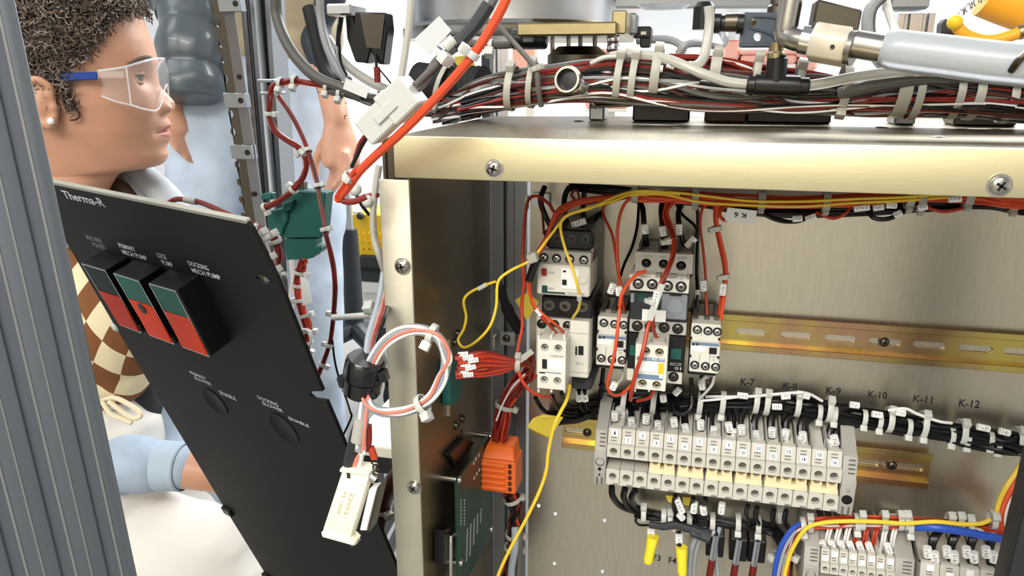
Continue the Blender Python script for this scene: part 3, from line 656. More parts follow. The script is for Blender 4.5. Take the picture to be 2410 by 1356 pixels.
# ---- lower right rows (cut by the frame)
LY = .648; q0, q7 = onY(1940, 1337, LY), onY(2093, 1351, LY); LP = (q7.x-q0.x)/7.; LZ = (q0.z+q7.z)/2-.0258*.78
for i in range(8):
    terminal('terminal_block', q0.x+i*LP, LP, LZ, LY, None, i % 2 == 1, 'small white terminal block, %s from the left in the bottom row' % nth[i], 'small white terminals at the bottom right', .78)
end_bracket(q0.x-LP*.5-.0072, .0135, LZ, LY-.002, 'grey end bracket left of the small white terminals', .85)
end_bracket(q0.x+7.5*LP+.0085, .016, LZ, LY-.002, 'grey end bracket between small white and wide grey terminals', .85)
bp = (onY(2310, 1350, LY).x-onY(2215, 1340, LY).x)/2; bx0 = onY(2190, 1345, LY).x
for i in range(5):
    terminal('terminal_block', bx0+i*bp, bp, LZ-.004, LY, None, i % 2 == 0, 'wide grey terminal with black wires, %s from the left at the bottom' % nth[i], 'wide grey terminals at the bottom right', .86)
# ================================================================ upper harness under the top flange, with its drops
def mk(parent, px0, py0, px1, py1, Y, r=.0021, marks=2): return marker(parent, onY(px0, py0, Y), onY(px1, py1, Y), r, marks=marks)
def ptie(parent, px, py, Y, dx, dy, r, hx, hy, **k):
    """cable tie given by a pixel, the wire's pixel direction and the pixel direction of its head"""
    p = onY(px, py, Y); d = onY(px+dx, py+dy, Y)-p; h = onY(px+hx, py+hy, Y)-p
    return tie(parent, p, d, r, h.normalized()+V((0, -.55, 0)), **k)
up, UPATH = harness('upper_wire_harness', 'orange red and yellow wire harness strung below the top flange, with red and black drops', 'wiring',
    [(1490, 462, .66), (1560, 462, .66), (1640, 466, .66), (1760, 474, .66), (1880, 476, .66), (2000, 472, .66), (2110, 464, .66), (2230, 462, .66), (2330, 468, .655), (2440, 478, .65), (2850, 500, .64)], .0062,
    [('bright_red', .0016, 5), ('orange_wire', .0016, 5), ('red_wire', .0015, 4)], seed=3)
for py, o_ in ((458, -1), (462, 7)):
    wire(up, [(1270 if o_ else 1300, 0, 0)][:0]+[(1480, 456+o_*.5, .65), (1560, 452+o_*.8, .65), (1650, 462+o_*2, .648), (1760, 474+o_*1.3, .648), (1880, 476+o_*1.5, .65), (2000, 470+o_*1.2, .65), (2110, 466+o_, .65), (2200, 460+o_, .655), (2330, 455, .66)], .00115, 'yellow_wire')
blk = smooth_path(pix([(1340, 440, .68), (1480, 452, .68), (1600, 470, .68), (1760, 494, .672), (1900, 500, .67), (2050, 494, .67), (2200, 482, .67), (2330, 480, .665), (2440, 496, .66), (2850, 520, .65)]), 6)
strands(up, blk, .0058, [('black_wire', .0017, 8), ('dark_red_wire', .0014, 3)], 5)
lp = smooth_path(pix([(1700, 488, .66), (1790, 500, .655), (1830, 515, .655), (1870, 520, .655), (1905, 508, .66), (1940, 490, .665)]), 6); strands(up, lp, .0034, [('black_wire', .0016, 3)], 6)
wire(up, [(2040, 490, .66), (2055, 512, .655), (2085, 516, .655), (2115, 506, .66), (2140, 490, .665)], .0019, 'black_wire')
wire(up, [(1920, 500, .66), (1960, 514, .655), (1990, 502, .66), (2000, 488, .665)], .0014, 'red_wire'); wire(up, [(2170, 484, .66), (2215, 498, .655), (2260, 492, .66), (2290, 478, .665)], .0014, 'red_wire')
for px, py, hx, hy in ((1495, 455, -4, -10), (1637, 462, 2, 12), (1792, 472, 0, 12), (1944, 474, 0, 12), (2140, 466, 0, 12), (2166, 474, 8, 10), (2278, 462, 0, 12), (2384, 474, 0, 12)):
    ptie(up, px, py, .66, 20, 1, .0074, hx, hy, wd=.0030, m='nylon_dim', hs=.0034)
for a in ((1865, 516, 1888, 514), (1896, 517, 1920, 508), (2010, 492, 2046, 488), (2055, 490, 2080, 487), (2086, 483, 2110, 484), (2104, 508, 2122, 500), (2232, 470, 2262, 468), (2160, 490, 2182, 486)): mk(up, *a, .652, .0026, 3)
tag = part('paper_tag', MB().obox(onY(1744, 508, .648), (.0118, 0, -.0009), (0, .0003, 0), (.0006, 0, .0056)), 'paper', up); text('K 6', onY(1757, 502, .6475), V((-.0095, 0, .0006)), V((-.0003, 0, -.0042)), 'ink', up)
wire(up, [(1716, 486, .66), (1700, 490, .655), (1694, 506, .652), (1704, 518, .652), (1718, 516, .652)], .0014, 'red_wire')
# --- yellow wires to the left
wire(up, [(1600, 457, .65), (1540, 450, .648), (1497, 450, .645), (1450, 462, .63), (1390, 490, .61), (1335, 508, .60), (1295, 555, .59), (1258, 604, .585), (1240, 618, .58), (1200, 638, .57), (1172, 664, .565), (1168, 720, .565), (1153, 768, .565), (1122, 803, .57), (1092, 818, .58), (1078, 800, .585), (1091, 775, .585), (1097, 745, .585), (1091, 710, .58), (1104, 690, .58), (1140, 672, .575), (1166, 663, .57)], .00120, 'yellow_wire')
part('wire_joint', MB().cyl(onY(1126, 680, .576), onY(1146, 669, .575), .0019), 'nylon', up)
part('wire_joint', MB().obox(onY(1254, 606, .583), (.0040, 0, .0016), (0, .004, 0), (-.0014, 0, .0038)), 'nylon_dim', up, bevel=.001)
wire(up, [(1600, 459, .652), (1540, 454, .65), (1497, 453, .645), (1440, 474, .625), (1370, 494, .605), (1330, 510, .597), (1319, 535, .593), (1330, 585, .592), (1346, 628, .592), (1359, 672, .592), (1365, 705, .60), (1361, 728, .61), (1350, 745, .62), (1346, 752, .63)], .00120, 'yellow_wire')
part('wire_joint', MB().cyl(onY(1363, 694, .596), onY(1364, 706, .60), .0022), 'nylon', up)
# --- red wires on the left
RW = [([(1497, 456, .655), (1440, 462, .64), (1370, 470, .62), (1318, 490, .605), (1296, 530, .60), (1280, 580, .60), (1262, 604, .60), (1252, 630, .605)], .0018, 'red_wire'),
 ([(1497, 458, .655), (1430, 464, .64), (1360, 478, .62), (1310, 505, .605), (1288, 555, .60), (1266, 600, .60), (1248, 634, .602), (1243, 672, .60), (1256, 715, .60), (1280, 742, .60), (1308, 764, .605), (1330, 786, .62)], .0016, 'bright_red'),
 ([(1497, 460, .655), (1420, 470, .64), (1350, 484, .625), (1306, 520, .61), (1282, 565, .605), (1258, 606, .605), (1245, 650, .60), (1252, 708, .60), (1268, 738, .60), (1292, 764, .605), (1312, 788, .62)], .0016, 'red_wire'),
 ([(1497, 462, .66), (1420, 470, .66), (1360, 480, .65), (1310, 500, .64), (1292, 480, .65), (1266, 462, .66), (1244, 470, .655), (1236, 510, .64), (1232, 560, .62), (1230, 620, .60), (1233, 660, .60), (1228, 720, .60), (1229, 770, .595), (1221, 810, .59), (1217, 850, .585), (1226, 890, .58), (1246, 918, .58), (1272, 932, .585), (1296, 934, .60)], .0017, 'red_wire'),
 ([(1420, 472, .67), (1370, 480, .66), (1345, 460, .66), (1356, 448, .66), (1362, 470, .66), (1330, 490, .65), (1305, 510, .64)], .0014, 'dark_red_wire'),
 ([(1266, 462, .66), (1274, 478, .66), (1278, 520, .65), (1280, 550, .64)], .0013, 'dark_red_wire')]
for p_, r, m in RW: wire(up, p_, r*.85, m)
part('sleeve', MB().tube(pix([(1264, 612, .600), (1252, 640, .601), (1245, 662, .60)]), .0034, 9), 'black', up)
mk(up, 1262, 727, 1274, 742, .60, .0022)
# --- black feeds into the tops
for p_ in ([(1282, 440, .69), (1272, 470, .68), (1282, 505, .67), (1300, 540, .65)], [(1340, 440, .69), (1330, 460, .69), (1328, 490, .68), (1334, 520, .665), (1345, 545, .65)], [(1376, 440, .69), (1374, 470, .69), (1372, 500, .68), (1376, 530, .665), (1378, 548, .65)], [(1420, 500, .69), (1400, 510, .685), (1386, 520, .67), (1382, 545, .655)]):
    wire(up, p_, .0026, 'black_wire')
mk(up, 1347, 530, 1378, 520, .64, .003, 3)
for p_ in ([(1500, 470, .68), (1512, 490, .67), (1516, 530, .66), (1522, 580, .66)], [(1560, 472, .68), (1556, 495, .67), (1560, 540, .66), (1566, 585, .66)], [(1610, 472, .68), (1597, 500, .67), (1600, 540, .66), (1612, 580, .66)]):
    wire(up, p_, .0024, 'black_wire')
for a in ((1516, 528, 1520, 550), (1558, 533, 1562, 555), (1597, 528, 1598, 552), (1616, 580, 1636, 560)): mk(up, *a, .655, .0030, 3)
wire(up, [(1504, 470, .68), (1500, 530, .69), (1488, 580, .695), (1470, 620, .69), (1460, 650, .68)], .0013, 'black_wire')
wire(up, [(1590, 476, .68), (1606, 505, .68), (1634, 530, .67), (1640, 550, .665), (1626, 572, .66)], .0013, 'black_wire')
wire(up, [(1630, 476, .69), (1642, 500, .69), (1642, 560, .69), (1640, 640, .69), (1642, 690, .68), (1640, 730, .675)], .0016, 'black_wire')
mk(up, 1641, 682, 1642, 704, .68, .0022, 2)
# --- red drops to centre devices
DR = [([(1485, 464, .66), (1455, 470, .665), (1422, 485, .67), (1422, 510, .665), (1440, 550, .655), (1449, 600, .65), (1456, 650, .645), (1462, 680, .64), (1470, 735, .65)], .0014, 'red_wire'),
 ([(1492, 464, .66), (1470, 480, .66), (1456, 520, .655), (1452, 580, .65), (1456, 640, .645), (1461, 690, .62), (1455, 760, .605), (1448, 820, .60), (1438, 870, .60), (1430, 905, .605), (1440, 928, .61), (1462, 928, .62), (1488, 905, .63)], .0017, 'bright_red'),
 ([(1520, 638, .62), (1500, 646, .615), (1478, 668, .61), (1463, 695, .606), (1458, 720, .606)], .0018, 'bright_red'),
 ([(1570, 476, .66), (1563, 510, .655), (1578, 545, .645), (1586, 575, .63), (1580, 610, .615), (1565, 645, .605), (1549, 680, .60), (1540, 720, .598), (1525, 770, .595), (1512, 830, .585), (1496, 880, .585), (1486, 920, .59), (1484, 942, .60)], .0020, 'red_wire'),
 ([(1586, 476, .66), (1570, 500, .655), (1584, 545, .645), (1589, 575, .632), (1583, 610, .617), (1569, 645, .607), (1552, 685, .602), (1541, 725, .60), (1537, 745, .605), (1538, 775, .615), (1546, 795, .625), (1556, 800, .63)], .0018, 'red_wire'),
 ([(1576, 476, .66), (1566, 505, .655), (1580, 545, .643), (1588, 577, .63), (1582, 612, .614), (1567, 645, .604), (1551, 678, .60)], .0018, 'dark_red_wire'),
 ([(1665, 480, .66), (1652, 495, .665), (1648, 530, .67), (1654, 580, .672), (1660, 640, .67), (1662, 700, .665), (1665, 755, .655)], .0014, 'red_wire'),
 ([(1684, 484, .66), (1684, 520, .665), (1692, 565, .668), (1704, 620, .668), (1706, 660, .667), (1698, 705, .665), (1690, 755, .655)], .0021, 'red_wire'),
 ([(1690, 484, .66), (1687, 525, .663), (1696, 565, .666), (1708, 620, .666), (1709, 660, .665), (1703, 705, .662), (1696, 755, .655)], .0019, 'bright_red'),
 ([(1300+240, 918, .60), (1528, 936, .61), (1500, 944, .62)], .0017, 'red_wire')]
for p_, r, m in DR: wire(up, p_, r*.86, m)
for a in ((1444, 668, 1436, 690, .63), (1456, 675, 1458, 695, .617), (1548, 684, 1540, 718, .596), (1655, 660, 1656, 684, .664), (1703, 668, 1700, 694, .66), (1441, 916, 1448, 902, .60)): mk(up, *a[:4], a[4], .0030, 3)
for px, py, Y, r in ((1577, 567, .638, .0044), (1686, 538, .665, .0036), (1706, 651, .666, .0034)): ptie(up, px, py, Y, 2, 14, r, -12, 0, m='nylon', hs=.003)
part('paper_tag', MB().obox(onY(1543, 712, .594), V((-.0042, 0, -.0155)), (.0026, 0, -.0004), (0, .0003, 0)), 'nylon', up); ptie(up, 1536, 710, .597, -6, 20, .0036, -12, 0, hs=.0026)
# ================================================================ black harness above the terminal row
BKP = [(1290, 985, .70), (1340, 978, .70), (1400, 958, .698), (1470, 945, .695), (1570, 947, .692), (1680, 948, .690), (1790, 950, .690), (1890, 958, .690), (1990, 975, .690), (2090, 994, .690), (2190, 1012, .688), (2290, 1030, .686), (2380, 1044, .684), (2450, 1056, .684), (2850, 1130, .684)]
bk, BPATH = harness('black_wire_harness', 'thick black wire harness with white markers, sagging above the grey terminal row', 'wiring', BKP, .0105, [('black_wire', .0019, 26)], seed=11, squash=.7)
strands(bk, BPATH[len(BPATH)//2:], .0115, [('black_wire', .0018, 16)], 12, squash=.7)
DROP = [[(1456, 950), (1448, 975), (1450, 1003)], [(1476, 950), (1484, 972), (1486, 1006)], [(1515, 950), (1518, 980), (1520, 1010)], [(1540, 950), (1546, 984), (1550, 1014)], [(1598, 955), (1590, 985), (1585, 1018)], [(1608, 955), (1612, 990), (1614, 1022)], [(1650, 955), (1650, 990), (1650, 1024)], [(1680, 958), (1672, 990), (1680, 1028)], [(1710, 958), (1718, 985), (1716, 1030)], [(1730, 955), (1738, 990), (1730, 1034)], [(1762, 955), (1742, 990), (1748, 1036)], [(1796, 960), (1776, 990), (1778, 1038)], [(1820, 962), (1814, 995), (1816, 1042)], [(1850, 965), (1846, 1000), (1848, 1046)], [(1880, 970), (1852, 990), (1850, 1046)], [(1905, 972), (1886, 998), (1884, 1050)], [(1920, 975), (1893, 1000), (1890, 1052)], [(2010, 990), (1965, 998), (1952, 1020), (1950, 1058)], [(2020, 998), (1980, 1006), (1966, 1026), (1964, 1060)]]
for i, p_ in enumerate(DROP):
    n_ = len(p_); wire(bk, [(x, y, .69-.018*k/(n_-1)) for k, (x, y) in enumerate(p_)], .0033 if i % 3 else .0037, 'black_wire')
    x, y = p_[-1]; yb = y-(22 if i % 2 else 34); mk(bk, x-1+(i*7%5)-2, yb, x+(i*5%7)-3, yb+20, .670, .0036, 3)
for i, (px, py) in enumerate(((1455, 958), (1470, 968), (1486, 985))): mk(bk, px, py, px+7, py+14, .68, .0034, 3)
for px, py, hx, hy in ((1468, 948, 0, 14), (1538, 950, 0, 14), (1647, 950, 0, 16), (1700, 950, 0, 16), (1779, 945, -2, -16), (1804, 948, 4, -14), (1876, 952, 0, -18), (1950, 964, 0, -18), (2092, 988, 2, -18), (2172, 998, 4, -20), (2262, 1018, 0, -20), (2394, 1036, 0, -20)):
    ptie(bk, px, py, .689, 20, 3, .0108, hx, hy, wd=.0026, hs=.0044)
for px, py in ((1928, 978), (1963, 982), (2033, 990), (2069, 998), (2138, 1012), (2173, 1018), (2238, 1032), (2274, 1038), (2328, 1040), (2346, 1050)):
    ptie(bk, px, py-6, .686, 20, 3, .0068, 0, 20, wd=.0022, hs=.0042)
for a in ((1838, 934, 1860, 932), (1817, 957, 1840, 958), (2000, 952, 2022, 955), (2052, 974, 2076, 978), (2108, 970, 2130, 974), (2300, 1004, 2328, 1010), (2352, 1014, 2376, 1020), (1735, 930, 1760, 933), (1890, 930, 1905, 934)): mk(bk, *a, .676, .0030, 3)
for p_ in ([(1640, 940, .69), (1660, 934, .686), (1720, 934, .682), (1770, 933, .68), (1860, 925, .68), (1900, 926, .68), (1935, 944, .685)], [(2090, 966, .68), (2130, 962, .678), (2160, 975, .68), (2210, 992, .682), (2240, 996, .686)]):
    wire(bk, p_, .0014, 'white_wire')
for p_ in ([(1260, 936, .66), (1276, 962, .67), (1300, 980, .69), (1330, 985, .695)], [(1300, 932, .64), (1310, 958, .66), (1330, 974, .68), (1362, 976, .69)], [(1322, 925, .63), (1330, 945, .65), (1352, 956, .67), (1400, 950, .685), (1440, 944, .69)], [(1363, 918, .66), (1364, 945, .67), (1372, 965, .68), (1390, 960, .69)], [(1376, 918, .66), (1378, 945, .67), (1384, 962, .68)], [(1290, 985, .695), (1340, 992, .69), (1370, 984, .69), (1384, 972, .69)], [(1420, 868, .69), (1416, 905, .69), (1412, 945, .69)], [(1410, 908, .688), (1424, 906, .688)], [(1590, 905, .68), (1594, 925, .68), (1590, 945, .688)], [(1604, 905, .68), (1602, 928, .68), (1596, 945, .688)], [(1652, 882, .68), (1654, 910, .68), (1655, 945, .688)], [(1580, 940, .68), (1585, 965, .672), (1606, 975, .67), (1625, 960, .675), (1628, 930, .68)], [(1600, 958, .68), (1625, 952, .68), (1628, 920, .68), (1626, 890, .68)]):
    wire(bk, p_, .0021, 'black_wire')
for a in ((1361, 918, 1364, 944, .664), (1374, 916, 1378, 944, .664), (1588, 928, 1600, 915, .672), (1651, 892, 1653, 916, .676), (1560, 930, 1562, 945, .66)): mk(bk, *a[:4], a[4], .0032, 3)
wire(bk, [(1682, 880, .66), (1676, 905, .665), (1660, 925, .672), (1646, 942, .68), (1690, 940, .68), (1740, 934, .68)], .0013, 'white_wire')
wire(bk, [(1466, 872, .66), (1464, 890, .665), (1450, 905, .67), (1436, 912, .675)], .0013, 'white_wire')
wire(bk, [(1700-54, 905, .676), (1655, 893, .67), (1664, 885, .668)], .0018, 'white_wire')
# ================================================================ lower black harness with fuses and yellow caps
lb, LPATH = harness('lower_black_harness', 'black wire harness looping below the grey terminal row with grey and yellow ends', 'wiring',
    [(1496, 1205, .695), (1540, 1216, .69), (1600, 1222, .69), (1680, 1228, .69), (1760, 1234, .69), (1810, 1245, .69), (1840, 1275, .688), (1852, 1310, .686), (1850, 1360, .685), (1845, 1420, .685)], .0075, [('black_wire', .0022, 14)], seed=21, squash=.8)
for p_ in ([(1440, 1146, .655), (1442, 1168, .66), (1462, 1192, .68), (1500, 1206, .692)], [(1471, 1150, .655), (1468, 1172, .665), (1484, 1198, .685), (1520, 1212, .692)], [(1495, 1154, .655), (1486, 1174, .665), (1500, 1196, .685), (1540, 1210, .69)]):
    wire(lb, p_, .0031, 'black_wire')
for px, y0 in ((1590, 1166), (1632, 1172), (1660, 1174), (1760, 1190), (1782, 1194), (1822, 1200), (1850, 1202)):
    wire(lb, [(px, y0, .66), (px-4, y0+24, .67), (px+6, 1228+(px-1590)*.06, .685)], .0023, 'black_wire')
for a in ((1592, 1172, 1606, 1206), (1635, 1182, 1632, 1206), (1654, 1192, 1657, 1210), (1700, 1184, 1697, 1208), (1597, 1210, 1608, 1222)): mk(lb, *a, .664, .0032, 3)
for px, py, hx, hy in ((1516, 1208, 0, -14), (1563, 1216, -2, 12), (1578, 1222, 2, -20), (1623, 1222, 0, 2), (1677, 1228, 0, 22), (1737, 1230, 0, 24), (1784, 1236, 0, 24), (1835, 1210, 0, -12)):
    ptie(lb, px, py, .688, 20, 2, .0084, hx, hy, wd=.0026, hs=.0044)
hd = part('heat_shrink_end', MB().tube(pix([(1528, 1234, .676), (1560, 1240, .675), (1590, 1235, .674), (1625, 1246, .673), (1650, 1256, .672)]), [.0032, .0038, .0042, .0044, .0058], 10).tube(pix([(1628, 1248, .672), (1672, 1264, .671)]), [.0062, .0068], 8, flat=.6), 'charcoal', lb, label='grey heat shrink joint with a square socket')
wire(lb, [(1530, 1236, .68), (1506, 1236, .684), (1496, 1226, .686), (1502, 1214, .69)], .0012, 'black_wire')
for pts, q0, q1, q2 in (([(1534, 1240, .68), (1533, 1268, .672)], (1532, 1248, 1532, 1262), (1537, 1263), (1524, 1326)), ([(1597, 1250, .68), (1599, 1295, .668)], (1598, 1260, 1598, 1277), (1604, 1288), (1606, 1354))):
    wire(lb, pts, .0024, 'black_wire'); mk(lb, *q0, .674, .0038, 3)
    A_, B_ = onY(*q1, .668), onY(*q2, .666); d = B_-A_
    part('yellow_cap', MB().lathe(A_, d, [(0, .0042), (0, .0058), (d.length*.25, .0056), (d.length*.5, .0048), (d.length*.85, .0050), (d.length*.97, .0040), (d.length, .001)], 14), 'yellow_cap', lb)
for p_, r, m in (([(1640, 1262, .68), (1626, 1300, .68), (1622, 1380, .68)], .0024, 'grey_cable'), ([(1650, 1264, .68), (1636, 1310, .68), (1632, 1380, .68)], .0020, 'grey_wire'), ([(1694, 1240, .685), (1684, 1290, .68), (1692, 1380, .68)], .0022, 'grey_cable')): wire(lb, p_, r, m)
for i, (px, py) in enumerate(((1682, 1262), (1737, 1272), (1780, 1276))):
    f = thing('fuse_holder', '%s of three black fuse holders with glass fuses below the black harness' % ['leftmost', 'middle', 'rightmost'][i], 'fuse', onY(px, 1400, .70), 'black fuse holders')
    part('holder', dbox(MB(), px-20, py-2, px+22, py+50, .684, .7095), 'black', f, bevel=.001)
    A_, B_ = onY(px+3, py, .676), onY(px-6, py+55, .674); d = (B_-A_)
    part('fuse_glass', MB().cyl(A_, B_, .0030), 'cover_clear', f); part('fuse_strip', MB().cyl(A_+V((0, -.0031, 0)), B_+V((0, -.0031, 0)), .0007), 'steel', f)
    part('red_end', MB().cyl(B_, B_+d*1.4, .0034), 'fuse_red', f)
    part('wire_lead', MB().tube([onY(px+3, 1238, .69), onY(px+4, py-6, .682), A_], .002), 'black_wire', f)
# yellow paper flags and cable tie pads
def flag(label, pts, Y, dY=0):
    mb = MB(); P = [onY(x, y, Y+dY*i) for i, (x, y) in enumerate(pts)]; mb.prism(P, (0, .0006, 0)); return single('yellow_tag', mb, 'yellow_tag', label, 'tag', 'yellow paper tags in the enclosure', smooth=0)
flag('yellow paper tag hanging left of the short zinc rail', [(1240, 1005), (1254, 985), (1278, 975), (1326, 982), (1294, 1031), (1262, 1021)], .655, .003)
flag('yellow paper tag behind red wires left of the overload relay', [(1212, 706), (1243, 688), (1268, 712), (1240, 755), (1228, 735)], .66)
flag('yellow paper tag under the grey terminals, left piece', [(1566, 1166), (1590, 1168), (1588, 1190), (1572, 1180)], .685); flag('yellow paper tag under the grey terminals, right piece', [(1606, 1170), (1630, 1172), (1628, 1192), (1608, 1188)], .687)
yw = thing('yellow_wire', 'single yellow wire falling from the left contactor to the bottom edge', 'wire', onY(1170, 1356, .60))
wire(yw, [(1341, 905, .615), (1334, 940, .612), (1318, 972, .605), (1304, 1002, .60), (1291, 1060, .60), (1285, 1110, .60), (1268, 1160, .598), (1236, 1226, .595), (1204, 1285, .592), (1178, 1340, .59), (1160, 1390, .588)], .0016, 'yellow_wire')
# ================================================================ coloured harness at the lower right
ch, CPATH = harness('coloured_wire_harness', 'red, yellow and blue wire harness arching over the bottom right terminals', 'wiring',
    [(1838, 1420, .665), (1842, 1350, .665), (1850, 1300, .665), (1872, 1255, .666), (1912, 1234, .668), (1990, 1228, .67), (2090, 1230, .67), (2200, 1234, .67), (2290, 1240, .67), (2345, 1246, .67), (2400, 1262, .672)], .0062, [('bright_red', .0016, 6), ('red_wire', .0016, 6), ('dark_red_wire', .0014, 3), ('white_wire', .0013, 2)], seed=31)
wire(ch, [(1838, 1400, .652), (1852, 1330, .652), (1866, 1290, .652), (1895, 1246, .652), (1930, 1232, .654), (1985, 1227, .655), (2060, 1228, .656), (2130, 1232, .656), (2200, 1228, .656), (2265, 1234, .658), (2310, 1232, .66), (2332, 1222, .66)], .0019, 'yellow_wire')
wire(ch, [(1816, 1400, .655), (1826, 1330, .655), (1838, 1285, .655), (1862, 1248, .658), (1884, 1232, .664)], .0022, 'blue_wire')
wire(ch, [(1824, 1400, .653), (1836, 1330, .653), (1850, 1285, .655), (1872, 1248, .66)], .0016, 'grey_cable')
wire(ch, [(2110, 1236, .674), (2150, 1240, .663), (2200, 1242, .656), (2260, 1250, .656), (2310, 1260, .658), (2370, 1270, .66)], .0036, 'blue_wire')
for m, o_ in (('bright_red', 0), ('orange_wire', 9), ('red_wire', 15), ('yellow_wire', -9), ('yellow_wire', -4), ('white_wire', 20)):
    wire(ch, [(2420+o_, 1080, .68), (2400+o_, 1110, .675), (2376+o_, 1145, .67), (2358+o_*.8, 1180, .668), (2349+o_*.7, 1220, .665), (2356+o_*.7, 1256, .67), (2372+o_, 1280, .68)], .0017, m)
for px, py, hx, hy in ((1890, 1238, -6, 2), (1906, 1232, 2, -10), (2016, 1230, 0, 2), (2140, 1236, 0, 2), (2028, 1226, 0, -12), (2080, 1226, 0, -12), (2118, 1226, 0, -12), (2133, 1226, 0, -12), (2236, 1230, 0, -12), (2258, 1230, 0, -12), (2280, 1236, 0, -10), (2336, 1222, -8, -4), (1838, 1312, -8, 0), (1850, 1302, 10, 0)):
    ptie(ch, px, py, .667, 20 if px > 1870 else -6, 1 if px > 1870 else 20, .0076, hx, hy, wd=.0024, hs=.0042)
for i in range(8):
    x = 1937+i*22; m = 'red_wire' if i in (3, 4, 5) else 'white_wire'
    for j in range(2): wire(ch, [(x+14+j*8, 1240, .67), (x+8+j*7, 1262, .664), (x+j*6, 1300+i*2, .668)], .0011, m)
    if i not in (6,): mk(ch, x-4, 1274+i, x+4, 1296+i, .66, .003, 3)
for i in range(4):
    x = 2200+i*46
    for j in range(3): wire(ch, [(x+20-j*6, 1245, .672), (x+2-j*5, 1270, .664), (x-6-j*3, 1300, .664), (x-8-j*3+4, 1345, .67)], .0022, 'black_wire')
    for j in range(2): mk(ch, x-18+j*17, 1288+j*12, x-16+j*17, 1310+j*12, .656, .0036, 3)
t = thing('black_bar', 'dark grey bar leaning across the bottom right corner', 'bar', onY(2360, 1400, .52))
A_, B_ = onY(2432, 1040, .52), onY(2338, 1440, .52); d = B_-A_; A_, B_ = A_-d*.8, B_+d*1.2; d = B_-A_
part('bar', MB().obox((A_+B_)/2+V((.03, .012, .006)), d/2, (.026, 0, .006), (0, .012, 0)), 'dark_bar', t, bevel=.003, seg=2)
# ================================================================ side panel wiring: connector, board, red bundles
sc = thing('side_connector', 'teal multi pin connector with a fan of red wires on the side panel', 'connector', onX(1072, 950, XL+.006))
def sxp(q, X): return [onX(x, y, X) for x, y in q]
part('shell', MB().prism(sxp([(1058, 858), (1066, 850), (1084, 850), (1088, 900), (1087, 934), (1070, 955), (1060, 952)], XL+.008), (-.0075, 0, 0)), 'teal', sc, bevel=.001)
part('metal_flange', MB().prism(sxp([(1056, 800), (1060, 800), (1060, 980), (1056, 980)], XL+.002), (-.0018, 0, 0)), 'pale_sheet', sc)
for px, py in ((1070, 806), (1086, 985), (1072, 1001), (1076, 785)): screw(sc, onX(px, py, XL), (1, 0, 0), .0032, 'dark_steel', h=.003)
for i in range(14):
    y0 = 836+i*4.2+random.uniform(-2, 2); x0 = 1072+random.uniform(-2, 6); ym = 830+i*4.6; yc = 848+i*1.1
    wire(sc, [(x0, y0, .545), (1100+i % 3*6, y0-3, .55), (1140, ym-4+random.uniform(-3, 3), .557), (1185, (ym+yc)/2, .57), (1217, yc, .585), (1240, 853+i*.6, .60), (1256, 862+i, .62)], .0013, 'red_wire' if i % 3 else 'dark_red_wire')
    if i % 2 == 0:
        xx = 1078+i % 5*6; marker(sc, onY(xx, y0-1, .547), onY(xx+24, y0-3-i % 3*2, .549), .0021, marks=3)
ptie(sc, 1222, 856, .588, 20, 2, .0072, 6, -14, wd=.0024, m='nylon_dim'); part('paper_tag', MB().obox(onY(1237, 838, .583), (.0058, 0, .005), (-.0016, 0, .0018), (0, .0003, 0)), 'nylon_dim', sc)
rb, RBP = harness('red_wire_bundle', 'dark red wire bundle curving down the inner corner beside the aluminium upright', 'wiring',
    [(1262, 846, .68), (1246, 876, .67), (1214, 910, .655), (1190, 950, .65), (1180, 1000, .648), (1176, 1040, .648), (1180, 1060, .648)], .0085, [('dark_red_wire', .0016, 14), ('red_wire', .0016, 6)], ties=[(.52, (1, 0, 0)), (.97, (1, 0, .3))], seed=41, tm='nylon_dim')
wire(rb, [(1236, 880, .645), (1206, 912, .64), (1184, 950, .638), (1168, 990, .64)], .0009, 'white_wire')
ob = thing('orange_plug', 'orange pluggable terminal plug standing on the green circuit board', 'plug', onY(1175, 1155, .63))
part('body', dbox(MB(), 1130, 1086, 1213, 1160, .625, .655), 'orange_plastic', ob, bevel=.0012)
a_, b_, c_, d_ = face(1132, 1058, 1213, 1086, .63)
part('top_hood', MB().prism([(a_+.004, .637, d_), (b_-.004, .637, d_), (b_, .627, c_), (a_, .627, c_)], (0, .024, 0)), 'orange_plastic', ob, bevel=.0008)
for k in range(5):
    y = 1093+k*13.5; part('rib', dbox(MB(), 1131, y, 1189, y+8, .6225, .627), 'orange_plastic', ob, bevel=.001)
    p = onY(1200, y+5, .625); part('pin_hole', MB().box(p.x-.0016, p.x+.0016, .6244, .6262, p.z-.002, p.z+.002), 'brown_wire', ob)
harness('corner_wire_bundle', 'brown black and red wire bundle rising from the bottom to the orange plug', 'wiring',
    [(1200, 1160, .65), (1212, 1190, .652), (1212, 1230, .653), (1208, 1290, .654), (1196, 1350, .654), (1190, 1420, .654)], .0080, [('brown_wire', .0016, 7), ('black_wire', .0016, 3), ('red_wire', .0016, 6)], ties=[(.1, (1, 0, .2)), (.5, (1, 0, 0)), (.6, (1, 0, 0))], seed=43, tm='nylon_dim')
gc = thing('grey_cable', 'light grey sheathed cable running down beside the yellow wire at the bottom', 'cable', onY(1205, 1400, .64))
wire(gc, [(1212, 1240, .648), (1212, 1290, .64), (1204, 1340, .638), (1200, 1420, .638)], .0038, 'grey_cable'); wire(gc, [(1222, 1240, .65), (1222, 1290, .645), (1220, 1420, .645)], .0034, 'dark_grey_wire')
pc = thing('circuit_board', 'dark green circuit board standing off the side panel on metal spacers', 'circuit board', onX(1100, 1380, XL+.012))
XP = XL+.0125
